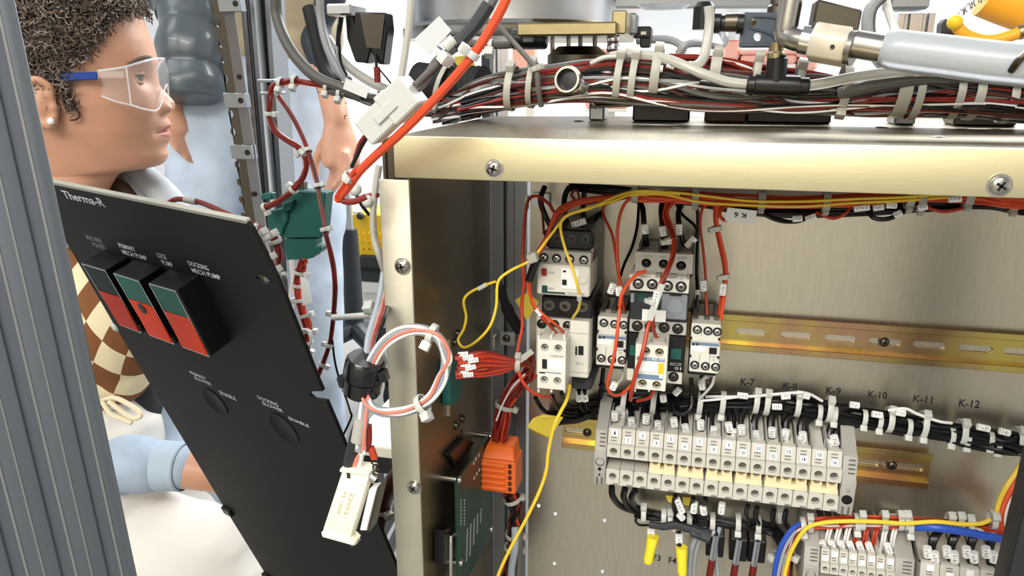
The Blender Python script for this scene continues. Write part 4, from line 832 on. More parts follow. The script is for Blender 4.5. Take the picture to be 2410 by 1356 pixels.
part('board', MB().prism(sxp([(1070, 1134), (1149, 1022), (1153, 1040), (1155, 1255), (1096, 1362), (1074, 1420)], XP), (.0016, 0, 0)), 'pcb_green', pc)
for q in ((1072, 1134), (1147, 1030), (1076, 1330), (1150, 1250)):
    p = onX(*q, XP); p.y += .004; part('spacer', MB().cyl((XL, p.y, p.z), (XP, p.y, p.z), .003), 'steel', pc); screw(pc, (XP+.0016, p.y, p.z), (1, 0, 0), .0026, 'chrome', h=.0025)
mb = MB()
for i in range(11):
    for j in range(2+i//2 if i < 8 else 5):
        p = onX(1098+j*8+i*.2, 1318-i*9-j*12+i*2, XP+.0016); mb.obox(p, (.0002, 0, 0), (0, .0016, 0), (0, 0, .0007))
for i in range(8):
    for x in (1085, 1093): p = onX(x, 1178+i*8, XP+.0016); mb.obox(p, (.0002, 0, 0), (0, .0012, 0), (0, 0, .0006))
for q in ((1115, 1090), (1120, 1080), (1127, 1072), (1116, 1125), (1122, 1115), (1128, 1106)): p = onX(*q, XP+.0016); mb.obox(p, (.0003, 0, 0), (0, .0014, 0), (0, 0, .0014))
part('solder_pads', mb, 'print_white', pc, kind='stuff')
part('header_block', MB().prism(sxp([(1058, 1070), (1095, 1030), (1118, 1040), (1078, 1100)], XL+.006), (-.0055, 0, 0)).prism(sxp([(1046, 1250), (1064, 1235), (1064, 1310), (1046, 1330)], XL+.01), (-.0095, 0, 0)), 'black', pc, bevel=.0006)
text('TB2', onX(1063, 1062, XL+.0003), onX(1090, 1022, XL+.0003)-onX(1063, 1062, XL+.0003), V((0, 0, .006)), 'ink', enc)
hk = thing('wire_hook', 'bent bright metal rod handle in front of the green board near the bottom', 'handle', onX(1060, 1400, XL+.018))
wire(hk, [onX(1061, 1420, XL+.017), onX(1061, 1280, XL+.017), onX(1064, 1262, XL+.016), onX(1074, 1256, XL+.0125)], .0014, 'chrome', world=True, name='rod')
ca = thing('cable_anchor', 'square metal cable anchor on the upright beside the red wire fan', 'anchor', onY(1190, 815, .70))
fplate(ca, 'plate', 1178, 784, 1211, 813, .70, .004, 'alloy', [(1192, 797, .0042)]); fplate(ca, 'bracket', 1160, 793, 1165, 822, .695, .01, 'pale_sheet')
screw(ca, onY(1192, 797, .704), (0, -1, 0), .003, 'dark_steel')
c2 = thing('cable_anchor', 'square metal cable anchor at the top left corner of the rear plate', 'anchor', onY(1268, 490, .705))
fplate(c2, 'plate', 1252, 456, 1292, 489, .703, .004, 'alloy', [(1276, 472, .003)]); fplate(c2, 'bracket', 1236, 462, 1240, 495, .698, .01, 'pale_sheet')
bt = thing('black_sleeve', 'black rubber sleeve leaning in the corner behind the yellow loop', 'sleeve', onY(1215, 770, .66))
part('sleeve', MB().tube(smooth_path(pix([(1172, 668, .61), (1184, 700, .625), (1200, 740, .645), (1222, 775, .665)]), 5), [.004]*8+[.0055]*8, 10), 'black_matte', bt)
# ================================================================ machine parts above the enclosure
vs_ = thing('steel_vessel', 'wide round machined steel vessel overhanging the enclosure, at the top edge', 'vessel', (-.02, .90, 1.19))
vc = onY(1207, 55, .90); vr = abs(onY(1440, 40, .90).x-onY(975, 40, .90).x)/2*1.0
vz = onY(1207, 50, .90-vr).z
part('drum', MB().lathe((vc.x, .90, vz), (0, 0, 1), [(0, vr*.97), (.003, vr), (.030, vr), (.031, vr*1.002), (.034, vr*1.002), (.2, vr*1.002)], 64), 'alloy', vs_)
part('seam_ring', MB().lathe((vc.x, .90, vz+.0265), (0, 0, 1), [(0, vr*1.001), (.0022, vr*1.004), (.0044, vr*1.001)], 64, cap=False), 'dark_steel', vs_)
part('lower_plate', MB().lathe((vc.x-.03, .93, vz-.012), (0, 0, 1), [(0, vr*.92), (.002, vr*.93), (.012, vr*.93)], 48), 'alloy', vs_)
bpl = thing('brass_plate', 'square brass coloured mounting block under the steel vessel', 'plate', onY(1340, 84, .72))
part('block', dbox(MB(), 1216, 52, 1452, 84, .72, .90).add([], []), 'brass', bpl, bevel=.0015)
part('end_block', dbox(MB(), 1440, 24, 1474, 80, .73, .84), 'brass', bpl, bevel=.001)
for px, y0, y1 in ((1300, 84, 150), (1338, 84, 128), (1366, 84, 128), (1400, 84, 128)): part('stud', MB().cyl(onY(px, y0, .78), onY(px, y1, .78), .0022, n=8), 'steel', bpl)
part('collar', MB().lathe(onY(1360, 140, .78), (0, 0, 1), [(-.012, .030), (.004, .030), (.006, .027), (.012, .02)], 28), 'dark_steel', bpl)
for px, py in ((1443, 92), (1443, 113)):
    p = onY(px, py, .735); part('hex_nut', MB().cyl(p-V((0, 0, .0038)), p+V((0, 0, .0038)), .0062, n=6), 'chrome', bpl, bevel=.0005)
part('nut_stud', MB().cyl(onY(1443, 84, .735), onY(1443, 135, .735), .0032, n=10), 'dark_steel', bpl)
cl = part('clamp_knob', MB().lathe(onY(1243, 92, .74), (1, 0, 0), [(-.016, .008), (-.014, .0095), (.016, .0095), (.018, .008)], 18), 'black', bpl, bevel=.0005); part('clamp_window', dbox(MB(), 1230, 86, 1255, 99, .7295, .735), 'cover_clear', cl, bevel=.0008)
# second overhead casting on the right of the vessel
cs = thing('machine_plate', 'silver machine underside plate with a curved edge at the top centre right', 'plate', onY(1620, 60, .95))
part('plate', MB().prism([onZ(x, y, 1.225) for x, y in ((1436, 92), (1680, 96), (1860, 92), (1860, 20), (1436, 20))], (0, 0, .03)), 'alloy', cs, bevel=.003)
part('boss', MB().lathe((onY(1560, 45, .95).x, .95, 1.225), (0, 0, 1), [(-.006, .001), (-.005, .022), (0, .03)], 28), 'alloy', cs)
part('bracket', dbox(MB(), 1476, 30, 1500, 82, .78, .80), 'extrusion', cs, bevel=.002)
cn = thing('black_connector', 'small black connector block hanging from the silver plate right of the hex nuts', 'connector', onY(1512, 110, .80))
part('shell', dbox(dbox(MB(), 1492, 62, 1532, 90, .79, .82), 1506, 84, 1530, 112, .792, .815), 'black', cn, bevel=.0012); part('metal_tip', dbox(MB(), 1508, 74, 1521, 82, .787, .791), 'steel', cn)
# ---- overhead wire loom
OH = [(1040, 258, .74), (1090, 244, .72), (1150, 222, .70), (1220, 205, .69), (1300, 193, .685), (1400, 186, .685), (1500, 192, .685), (1600, 200, .685), (1700, 208, .685), (1800, 216, .685), (1900, 222, .685), (2000, 226, .685), (2100, 226, .685), (2200, 226, .685), (2320, 228, .68), (2460, 240, .68), (2850, 236, .68)]
oh, OPATH = harness('overhead_wire_loom', 'wide loom of grey, white and dark red wires lying above the enclosure top', 'wiring', OH, .0185,
    [('dark_grey_wire', .0014, 34), ('white_wire', .0012, 17), ('dark_red_wire', .0014, 20), ('black_wire', .0015, 26), ('grey_wire', .0015, 20), ('brown_wire', .0014, 16), ('clear_tube', .0024, 2)], seed=51, per=4, squash=.85, core='black_matte', knot=9, qmin=.62)
rl_ = smooth_path(pix([(1380, 160, .70), (1500, 150, .70), (1600, 146, .70), (1700, 158, .70), (1800, 172, .70), (1900, 186, .70), (1990, 205, .70), (2080, 218, .70)]), 6)
strands(oh, rl_, .008, [('dark_red_wire', .0013, 26), ('brown_wire', .0013, 8), ('white_wire', .0011, 3)], 52, 9)
lo = smooth_path(pix([(1090, 262, .69), (1180, 240, .68), (1300, 222, .675), (1420, 220, .675), (1550, 234, .675), (1700, 244, .675), (1850, 246, .675), (2000, 240, .675), (2150, 240, .672), (2300, 246, .67), (2450, 258, .67), (2850, 250, .67)]), 5)
strands(oh, lo, .0085, [('black_wire', .0014, 14), ('dark_grey_wire', .0014, 10), ('white_wire', .0011, 6), ('dark_red_wire', .0013, 6), ('brown_wire', .0014, 8)], 53, 9)
for px, py, R, hx, hy, wd in ((1205, 208, .019, -10, -20, .0032), (1254, 200, .019, 4, -20, .0026), (1458, 185, .020, 0, -20, .003), (1492, 186, .020, 0, -20, .003), (1545, 172, .020, 0, -20, .0038), (1683, 165, .014, 0, -20, .0044), (1780, 172, .012, 0, -20, .003), (1880, 190, .012, 4, -20, .003), (1985, 208, .019, 0, 20, .0034), (2118, 214, .020, 0, -22, .005), (2152, 222, .020, 0, -20, .003), (2245, 222, .019, 0, -20, .003), (2290, 222, .019, 4, -22, .0034), (2368, 232, .018, 0, -20, .003)):
    ptie(oh, px, py, .682, 20, 2, R, hx, hy, wd=wd, m='nylon_dim', hs=.0052, tail=0)
for a in ((1535, 160, 1560, 162), (1570, 150, 1588, 156)): mk(oh, *a, .665, .003, 1)
gt = thing('sleeved_cable', 'grey ribbed cable sleeve lying on the loom at the right', 'cable', onY(2000, 215, .665))
wire(gt, [(1975, 222, .668), (2030, 208, .662), (2100, 194, .662), (2160, 186, .664), (2230, 184, .668), (2330, 186, .67), (2440, 192, .67), (2850, 190, .67)], .0052, 'dark_grey_wire', n=10)
wire(oh, [(1500, 136, .68), (1430, 134, .68), (1390, 150, .68)], .0022, 'clear_tube')
# loom supports down to the enclosure top
sb = thing('loom_bracket', 'grey stand-off brackets holding the loom above the enclosure top', 'bracket', onZ(1650, 268, ztop))
for x0, x1, y0, m in ((1387, 1423, 210, 'extrusion'), (1490, 1625, 215, 'black'), (1660, 1760, 225, 'brown_wire'), (1760, 1960, 228, 'black'), (2110, 2160, 230, 'extrusion'), (2250, 2400, 240, 'dark_steel')):
    a, b, c, d = face(x0, y0, x1, 262, .71); part('post', MB().box(a, b, .71, .74, ztop, d), m, sb, bevel=.0015)
part('rod', MB().tube(pix([(1390, 250, .70), (1480, 246, .70), (1560, 238, .70), (1630, 228, .70)]), .002, 8), 'dark_steel', sb)
rg = thing('ring_lug', 'steel ring clamp with a hex bolt leaning on the loom above the enclosure', 'clamp', onY(1400, 255, .66))
ctr = onY(1338, 189, .655); dr = V((-.15, -1, .15))
part('ring', MB().lathe(ctr, dr, [(-.004, .0088), (-.004, .0112), (.003, .0118), (.005, .0108), (.005, .0090), (-.004, .0088)], 24, cap=False), 'steel', rg); part('bore', MB().lathe(ctr-dr.normalized()*.002, dr, [(0, .0086), (.0008, .0086), (.0012, .004)], 18), 'black', rg)
part('bolt_body', MB().cyl(onY(1358, 196, .655), onY(1376, 212, .66), .0055, n=6), 'alloy', rg, bevel=.0004); part('rod', MB().cyl(onY(1374, 212, .66), onY(1402, 252, .70), .0019, n=8), 'chrome', rg)
# ---- clear tubes and the black tee
tf = thing('black_tee', 'black push-in tee fitting with a brass collar on the loom', 'fitting', onY(1820, 215, .655))
part('run', MB().lathe(onY(1757, 199, .655), onY(1882, 203, .655)-onY(1757, 199, .655), [(0, .0062), (.001, .0068), (.006, .0068), (.0065, .0082), (.0395, .0082), (.040, .0068), (.046, .0068), (.047, .0060)], 20), 'black', tf)
part('branch', MB().lathe(onY(1824, 200, .655), (0, 0, 1), [(0, .0078), (.020, .0078), (.0205, .0068), (.0225, .0064)], 20), 'black', tf)
part('collar', MB().lathe(onY(1826, 138, .655), (0, 0, 1), [(-.003, .0056), (-.002, .0068), (.004, .0068), (.0055, .0055), (.012, .0055)], 18), 'brass', tf)
ct = thing('clear_tubing', 'milky clear air tubing running into both ends of the black tee', 'tube', onY(1757, 199, .655))
wire(ct, [(1757, 198, .655), (1710, 192, .655), (1650, 172, .655), (1600, 150, .66), (1545, 132, .67), (1480, 128, .68), (1440, 132, .69)], .0040, 'clear_tube', name='tube', n=10)
wire(ct, [(1668, 14, .68), (1670, 50, .68), (1664, 100, .675), (1656, 136, .668), (1640, 154, .66), (1620, 156, .658)], .0040, 'clear_tube', name='tube', n=10)
wire(ct, [(1882, 204, .655), (1940, 196, .655), (2000, 184, .655), (2070, 174, .655), (2130, 168, .656), (2220, 168, .66), (2300, 176, .66), (2450, 186, .66), (2850, 186, .66)], .0042, 'clear_tube', name='tube', n=10)
el = thing('push_in_elbow', 'black push-in elbow fitting with a knurled cap left of the blue grey valve', 'fitting', onY(1690, 72, .70))
part('body', MB().lathe(onY(1660, 54, .70), (1, 0, -.03), [(0, .0085), (.012, .0085), (.013, .0070), (.025, .0070), (.026, .0085), (.031, .0085)], 18).lathe(onY(1655, 64, .70), (0, 0, 1), [(-.002, .009), (.016, .009), (.020, .006)], 18), 'black', el)
part('cap', MB().lathe(onY(1718, 53, .70), (1, 0, 0), [(-.004, .0075), (.006, .0078), (.007, .006)], 14), 'dark_steel', el)
vv = thing('air_valve', 'blue grey square air valve block with a round hole, hanging at the top', 'valve', onY(1800, 110, .70))
part('block', MB().holed([(onY(1744, 60, .70).x, onY(1790, 109, .70).z), (onY(1850, 60, .70).x, onY(1840, 107, .70).z), (onY(1850, 60, .70).x, onY(1840, 30, .70).z), (onY(1746, 60, .70).x, onY(1790, 28, .70).z)], [circ(onY(1784, 86, .70).x, onY(1784, 86, .70).z, .0036, 14)], (0, .70, 0), (1, 0, 0), (0, 0, 1), (0, .022, 0)), 'valve_blue', vv, smooth=30)
part('front_rib', MB().tube(pix([(1846, 48, .6995), (1815, 40, .6995), (1775, 38, .6995), (1763, 50, .6995), (1765, 66, .6995), (1785, 70, .6995), (1815, 80, .6995), (1830, 95, .6995), (1847, 102, .6995)]), .0012, 6), 'valve_blue', vv)
screw(vv, onY(1771, 52, .70), (0, -1, 0), .003, 'dark_steel', h=.001); part('lower_rim', dbox(MB(), 1743, 100, 1852, 111, .698, .724), 'valve_blue', vv, bevel=.001)
part('stalk', MB().lathe(onY(1828, 34, .71), (0, 0, 1), [(0, .008), (.006, .008), (.008, .0062), (.05, .0062)], 18), 'dark_steel', vv); part('tail_pipe', MB().lathe(onY(1824, 138, .71), (0, 0, 1), [(0, .006), (.012, .006)], 16), 'alloy', vv)
part('side_port', MB().cyl(onY(1728, 58, .71), onY(1746, 58, .71), .006, n=14), 'alloy', vv)
# ---- elbow pipe with hex fitting and clear hose
pp_ = thing('pipe_fitting', 'bent steel pipe with a big hexagonal nut joining a clear hose, top right', 'pipe', onY(1950, 130, .62))
part('pipe', MB().tube(smooth_path(pix([(1872, -60, .64), (1862, 0, .64), (1852, 55, .64), (1850, 80, .64), (1872, 92, .635), (1915, 98, .63)]), 5), .0085, 14), 'steel', pp_)
part('ferrule', MB().cyl(onY(1886, 92, .632), onY(1916, 98, .63), .0105, n=18), 'chrome', pp_)
h0, h1 = onY(1912, 98, .628), onY(1996, 112, .62)
hd_ = (h1-h0).normalized(); hu = (V((0, -1, 0))-hd_*V((0, -1, 0)).dot(hd_)).normalized(); hw = hd_.cross(hu)
mb = MB()
vsx = [c+(hu*math.cos(t)+hw*math.sin(t))*.0148 for c in (h0, h1) for t in [math.pi/6+k*math.pi/3+.28 for k in range(6)]]
mb.add(vsx, [tuple(range(6))[::-1], tuple(range(6, 12))]+[(i, (i+1) % 6, 6+(i+1) % 6, 6+i) for i in range(6)]); hx = part('hex_body', mb, 'brass_white', pp_, bevel=.0012)
part('vent_hole', MB().cyl(h0.lerp(h1, .68)+hu*.0120+hw*.002, h0.lerp(h1, .68)+hu*.0138+hw*.002, .0016, n=10), 'black', hx)
part('upper_body', MB().obox(onY(1962, 54, .645), V((.016, 0, -.004)), V((0, .014, 0)), V((.001, 0, .012))), 'dark_steel', pp_, bevel=.0015)
part('collar', MB().cyl(h1, onY(2012, 114, .618), .0125, n=20), 'steel', pp_); part('stub', MB().cyl(onY(2010, 103, .62), onY(2086, 116, .615), .0098, n=20), 'steel', pp_)
hs_ = thing('clear_hose', 'thick milky clear hose running off the right edge at the top', 'hose', onY(2200, 160, .61))
hp = smooth_path(pix([(2074, 112, .615), (2130, 121, .612), (2230, 133, .606), (2330, 146, .60), (2460, 160, .595), (2850, 215, .59)]), 6); k = len(hp)
part('hose', MB().tube(hp, [.0115, .0125, .0132, .0138]+[.0142]*(k-4), 20), 'hose_clear', hs_)
bh = thing('braided_hook', 'dark braided metal hook over the clear hose at the right edge', 'hook', onY(2390, 165, .58)); wire(bh, [(2420, 122, .578), (2398, 142, .578), (2380, 166, .585)], .0024, 'dark_steel', n=8)
# ---- bits lying on the enclosure top
for i, (px, py, lab) in enumerate(((2330, 280, 'white plastic cable clip lying on the top panel at the right'), (2010, 268, 'clear plastic cable clip at the rear of the top panel'))):
    p = onZ(px, py, ztop+.0002); single('cable_clip', MB().lathe(p, (0, 0, 1), [(0, .017), (.003, .016), (.0035, .009), (.009, .008), (.0095, .004)], 16), 'nylon', lab, 'clip')
part('edge_rail', MB().cyl(V((onY(1980, 272, .86).x, .860, ztop+.0022)), V((.52, .872, ztop+.0022)), .0022, n=10), 'chrome', enc)
# ================================================================ cables above the left corner
rc = thing('red_cable', 'bright red cable crossing in front of the enclosure corner to the top', 'cable', onY(800, 468, .47))
wire(rc, [(1196, -12, .44), (1176, 30, .44), (1148, 78, .44), (1116, 126, .44), (1080, 170, .442), (1030, 226, .444), (980, 278, .446), (930, 326, .45), (880, 370, .455), (845, 405, .46), (820, 440, .465), (794, 470, .47)], .0028, 'bright_red', n=9)
ptie(rc, 1112, 128, .44, 26, -40, .0033, -18, -8, hs=.0040)
wire(rc, [(800, 466, .47), (812, 474, .47), (835, 474, .47), (862, 463, .472)], .0022, 'dark_red_wire')
wire(rc, [(794, 464, .468), (820, 424, .463), (838, 402, .458)], .0022, 'red_wire')
ptie(rc, 822, 418, .463, 16, -24, .0036, -8, 14, hs=.003)
dc = thing('dark_cable', 'dark grey cable beside the red one with a blank pale tag tied on', 'cable', onY(985, 215, .46))
wire(dc, [(1168, -12, .47), (1140, 40, .468), (1110, 78, .465), (1078, 108, .463), (1040, 134, .46), (1022, 150, .458), (1000, 190, .455), (980, 212, .452)], .0026, 'dark_grey_wire', n=9)
wire(dc, [(1150, 10, .468), (1120, 55, .466), (1088, 92, .464), (1068, 108, .462)], .0042, 'charcoal', n=9)
wire(dc, [(1050, 126, .46), (1024, 160, .456), (990, 190, .454), (962, 212, .452)], .0022, 'brown_wire', n=8)
part('pale_tag', MB().prism([onY(x, y, .455) for x, y in ((1033, 38), (1062, 72), (1010, 128), (985, 108), (975, 92))], (0, .0008, 0)), 'tag_grey', dc); ptie(dc, 1036, 124, .458, -20, 28, .0036, 10, 12, hs=.005)
part('tag_joint', MB().cyl(onY(1046, 112, .458), onY(1068, 92, .46), .0036), 'nylon', dc)
mo = thing('white_plug', 'white two-part nylon plug connector hanging by the red cable', 'plug', onY(880, 320, .45))
A_, B_ = onY(868, 312, .452), onY(978, 205, .448); d = B_-A_; q = d.normalized().cross(V((0, -1, 0))).normalized(); f_ = d.normalized().cross(q)
part('socket_half', MB().obox(A_+d*.26, d*.27, q*.0088, f_*.0075), 'nylon', mo, bevel=.001); part('plug_half', MB().obox(A_+d*.72, d*.25, q*.0100, f_*.0082), 'nylon', mo, bevel=.001)
part('latch', MB().obox(A_+d*.52-q*.0105, d*.10, q*.0016, f_*.004).obox(A_+d*.5+f_*.0085*(-1 if f_.y > 0 else 1), d*.2, q*.003, f_*.001), 'nylon', mo, bevel=.0005)
wire(mo, [(866, 318, .452), (850, 345, .454), (842, 362, .456), (828, 392, .46)], .0014, 'black_wire'); wire(mo, [(858, 322, .452), (846, 340, .454), (836, 372, .458)], .0014, 'dark_red_wire'); wire(mo, [(978, 200, .45), (1006, 172, .452), (1030, 150, .456)], .0020, 'dark_grey_wire')
tt_ = thing('clear_string_tube', 'thin milky tube hanging straight down left of the pale tag', 'tube', onY(945, 195, .50)); wire(tt_, [(968, -10, .5), (962, 60, .5), (952, 130, .5), (942, 196, .5)], .0024, 'clear_tube')
g2 = thing('olive_cable', 'thin olive grey cable slanting down from the vessel to the loom', 'cord', onY(1260, 160, .66)); wire(g2, [(1165, 50, .68), (1200, 90, .67), (1240, 135, .665), (1262, 165, .66), (1268, 215, .66), (1274, 250, .665)], .0024, 'dark_grey_wire'); ptie(g2, 1260, 162, .66, 6, 20, .0034, 10, 0, m='nylon_dim')
hb = thing('grey_strap', 'flat grey strap stretched sideways behind the red cable below the vessel', 'strap', onY(1160, 105, .75)); wire(hb, [(1070, 92, .74), (1120, 104, .74), (1180, 106, .75), (1230, 102, .76)], .0040, 'dark_grey_wire'); ptie(hb, 1155, 106, .745, 20, 1, .0044, 0, 10, m='nylon', hs=.006)
co = thing('black_hose', 'bundle of black corrugated hose ends lying left of the loom', 'hose', onY(1060, 225, .72))
for a, b, r in (((985, 195), (1060, 205), .020), ((1050, 205), (1140, 208), .021), ((1120, 188), (1140, 235), .014)):
    A_, B_ = onY(*a, .74), onY(*b, .73); L_ = (B_-A_).length
    part('hose_end', MB().lathe(A_, B_-A_, [(0, r*.7), (.001, r)]+[(L_*(.08+.84*i/12), r*(1 if i % 2 else .93)) for i in range(13)]+[(L_*.99, r), (L_, r*.7)], 22), 'black_matte', co)
ptie(co, 1046, 200, .715, 20, 8, .0225, 2, 20, m='nylon_dim', hs=.005)
bt_ = thing('blue_black_wires', 'tangle of dark wires below the black hose ends behind the enclosure corner', 'wiring', onY(1000, 262, .74))
strands(bt_, smooth_path(pix([(900, 238, .80), (950, 246, .77), (1010, 252, .75), (1070, 256, .73), (1120, 252, .71)]), 6), .012, [('black_wire', .0017, 16), ('dark_grey_wire', .0017, 8), ('grey_wire', .0016, 5)], 61)
wire(bt_, [(1080, 262, .70), (1090, 246, .70), (1115, 240, .70), (1140, 248, .70), (1150, 262, .70)], .0030, 'dark_red_wire'); wire(bt_, [(1100, 262, .705), (1180, 245, .69), (1300, 236, .685)], .0030, 'dark_red_wire')
yt = thing('yellow_lifting_tag', 'yellow curved warning tag behind the red cable above the black hose', 'tag', onY(1100, 180, .85))
part('plate', MB().prism(pix([(1068, 134, .85), (1100, 130, .85), (1112, 138, .85), (1124, 180, .85), (1098, 186, .85), (1070, 172, .85)]), (0, .002, 0)), 'yellow_tag', yt); wire(yt, [(1093, 160, .848), (1103, 164, .847), (1106, 172, .848)], .002, 'brown_wire', name='arc_mark')
# ---- brackets: white wall behind, salmon boxes, aluminium posts
BOXES = []
for i, (x0, y0, x1, y1, Y, lab) in enumerate(((1196, 66, 1262, 190, 2.6, 'salmon storage box behind the grey cord, left of the brass block'), (1378, 110, 1480, 255, 2.7, 'salmon storage box seen under the brass block'), (1702, 78, 1742, 140, 2.6, 'salmon storage box left of the blue grey valve'), (1744, 112, 1876, 150, 2.7, 'salmon storage box below the blue grey valve'), (1878, 118, 1925, 165, 2.75, 'salmon storage box right of the black tee'), (2205, 254, 2256, 275, 1.9, 'salmon storage box low behind the loom at the right'))):
    Y = 2.65; t = thing('storage_box', lab, 'box', onY((x0+x1)/2, y1, Y), 'salmon storage boxes'); part('tub', dbox(MB(), x0, y0+14, x1, y1, Y, Y+.3), 'salmon_box', t, bevel=.008); part('lid', dbox(MB(), x0-4, y0, x1+4, y0+16, Y-.01, Y+.31), 'salmon_box', t, bevel=.006)
    BOXES.append(face(x0, y0, x1, y1, Y))
shf = thing('storage_shelf', 'pale grey shelf unit far behind the machine carrying salmon boxes', 'shelf', (.5, 2.8, 0))
for a, b, c, d in BOXES: part('shelf_board', MB().box(a, b, 2.66, 2.94, c-.012, c), 'white_plastic', shf, bevel=.002); part('upright', MB().box((a+b)/2-.015, (a+b)/2+.015, 2.78, 2.81, 0, c-.012), 'white_plastic', shf)
part('rear_beam', MB().box(min(q[0] for q in BOXES), max(q[1] for q in BOXES), 2.78, 2.81, .5, .55), 'white_plastic', shf)
fp = thing('frame_post', 'slotted aluminium frame post behind the yellow hose at the top right', 'post', (onY(2150, 60, 1.3).x, 1.3, 0)); fx = onY(2112, 60, 1.3).x
part('extrusion', MB().prism([(x, y, 0) for x, y in tslot(fx, fx+.05, 1.3, 1.34, 2)], (0, 0, 1.235)), 'alloy', fp); part('top_bracket', dbox(MB(), 2095, -10, 2190, 22, 1.285, 1.345), 'extrusion', fp, bevel=.004)
fp2 = thing('frame_post', 'slotted aluminium frame post behind the red cable, below the vessel', 'post', (onY(1170, 60, 1.75).x, 1.75, 0)); fx = onY(1150, 100, 1.75).x
part('extrusion', MB().prism([(x, y, 0) for x, y in tslot(fx, fx+.045, 1.75, 1.795, 1)], (0, 0, 1.36)), 'alloy', fp2)
dp = thing('dark_post', 'dark grey cable duct standing behind the red cable, right of the yellow tag', 'post', (onY(1142, 150, 1.32).x, 1.3, 0)); fx = onY(1132, 120, 1.3).x; part('duct', MB().box(fx, fx+.014, 1.3, 1.33, 0, 1.18), 'charcoal', dp, bevel=.002)
# ---- yellow air hose and grey cables at the top right
yh = thing('yellow_hose', 'yellow air hose drooping from a chain at the top right', 'hose', onY(2330, 96, .9)); wire(yh, [(2246, 46, .9), (2252, 62, .9), (2272, 82, .9), (2310, 95, .9), (2345, 94, .9), (2380, 84, .9), (2402, 76, .9)], .0058, 'yellow_hose', n=12, name='hose')
part('end_ring', MB().lathe(onY(2396, 78, .9), (1, 0, .35), [(0, .0072), (.006, .0074)], 16), 'brass', yh); part('end_plug', MB().ball(onY(2247, 52, .895), .0075, 8), 'yellow_plastic', yh)
ol = thing('orange_beam', 'amber yellow rounded beam end in the top right corner', 'beam', onY(2400, 30, .95)); part('beam', MB().tube(pix([(2320, -12, .95), (2370, 8, .95), (2470, 44, .95), (2900, 200, .95)]), .022, 18), 'yellow_hose', ol)
bc_ = thing('black_clamp', 'black plastic cable clamp hanging under the yellow hose', 'clamp', onY(2250, 105, .92)); part('jaw', MB().prism(pix([(2214, 98, .92), (2217, 55, .92), (2228, 42, .92), (2238, 70, .92), (2300, 100, .92), (2300, 110, .92), (2255, 102, .92), (2236, 84, .92)]), (0, .02, 0)), 'charcoal', bc_, bevel=.001)
cw = thing('hanging_chain', 'thin bright metal chain links hanging above the yellow hose', 'chain', onY(2250, 60, .93))
for i in range(9):
    p = onY(2250+i*5+i*i*.5, 46-i*7, .93); a = i % 2*1.57; mb = MB(); mb.tube([p+V((math.cos(a)*math.cos(t)*.0022, math.sin(a)*math.cos(t)*.0022, math.sin(t)*.0040)) for t in [2*math.pi*j/12 for j in range(13)]], .0006, 5, cap=False); part('link', mb, 'steel', cw)
gc2 = thing('grey_cable_loop', 'pair of grey cables dropping behind the pipe stub at the top right', 'cable', onY(2070, 160, .74))
wire(gc2, [(2072, -10, .74), (2048, 20, .74), (2040, 55, .74), (2046, 100, .74), (2060, 135, .73), (2090, 165, .71), (2120, 178, .70)], .0046, 'grey_wire', n=9); wire(gc2, [(2085, -10, .75), (2056, 20, .75), (2050, 60, .75), (2056, 105, .74), (2078, 140, .73), (2105, 165, .71)], .0036, 'dark_grey_wire', n=9); wire(gc2, [(2082, -10, .76), (2092, 30, .76), (2104, 65, .76), (2114, 90, .75)], .0036, 'white_wire', n=9)
vx = thing('vent_tube', 'grey cable curling behind the clear tubing at the top centre', 'tube', onY(1600, 130, .82)); wire(vx, [(1500, 95, .85), (1570, 92, .84), (1606, 108, .83), (1600, 128, .82)], .0045, 'grey_wire'); wire(vx, [(1596, 128, .80), (1616, 104, .80), (1660, 102, .82), (1695, 108, .84), (1706, 90, .85), (1700, 75, .86)], .0042, 'grey_wire')
# ================================================================ green connector and harnesses behind the black panel
YG = .80
def gx(pts, Y=YG): return [(x, y, Y) for x, y in pts]
gb = thing('green_connector', 'large teal multi pin connector housing hanging on the rack post behind the black panel', 'connector', onY(700, 612, YG))
part('hood', MB().prism(pix(gx([(664, 456), (676, 447), (766, 453), (756, 560), (668, 561), (664, 540)])), (0, .022, 0)), 'teal', gb, bevel=.0015)
part('side_step', MB().prism(pix(gx([(629, 498), (676, 488), (676, 520), (666, 540), (664, 556), (640, 548), (628, 528)], YG-.004)), (0, .018, 0)), 'teal', gb, bevel=.0015)
part('plug', MB().prism(pix(gx([(668, 563), (742, 563), (742, 580), (757, 581), (755, 590), (748, 598), (740, 600), (738, 606), (726, 610), (674, 613)], YG+.002)), (0, .018, 0)), 'teal', gb, bevel=.001)
part('tab', MB().prism(pix(gx([(614, 457), (640, 454), (640, 470), (613, 470)])), (0, .01, 0)), 'teal', gb, bevel=.001)
part('bridge', MB().prism(pix(gx([(664, 478), (690, 470), (684, 496), (664, 502)], YG-.006)), (0, .012, 0)), 'teal', gb, bevel=.0015)
part('mount', MB().prism(pix(gx([(700, 430), (716, 430), (716, 456), (700, 456)], YG+.01)), (0, .008, 0)), 'dark_steel', gb)
lh, _ = harness('red_sleeved_harness', 'dark red sleeved harness looping from a rack post clip to the teal connector', 'wiring',
    gx([(640, 204), (636, 238), (635, 275), (648, 308), (676, 330), (706, 350), (721, 378), (714, 415), (690, 447), (655, 474), (618, 491)], .78), .0042, [('dark_red_wire', .0015, 9), ('red_wire', .0013, 2), ('grey_wire', .0012, 3), ('white_wire', .0011, 2)], ties=[(.18, (1, 0, -.2)), (.52, (-1, 0, 0)), (.80, (-.4, 0, 1)), (.985, (-.5, 0, -1))], seed=71, core='dark_red_wire', hs=.0042)
h2 = [gx([(640, 206), (655, 196), (690, 190), (730, 196), (772, 206), (792, 216)], .78)]
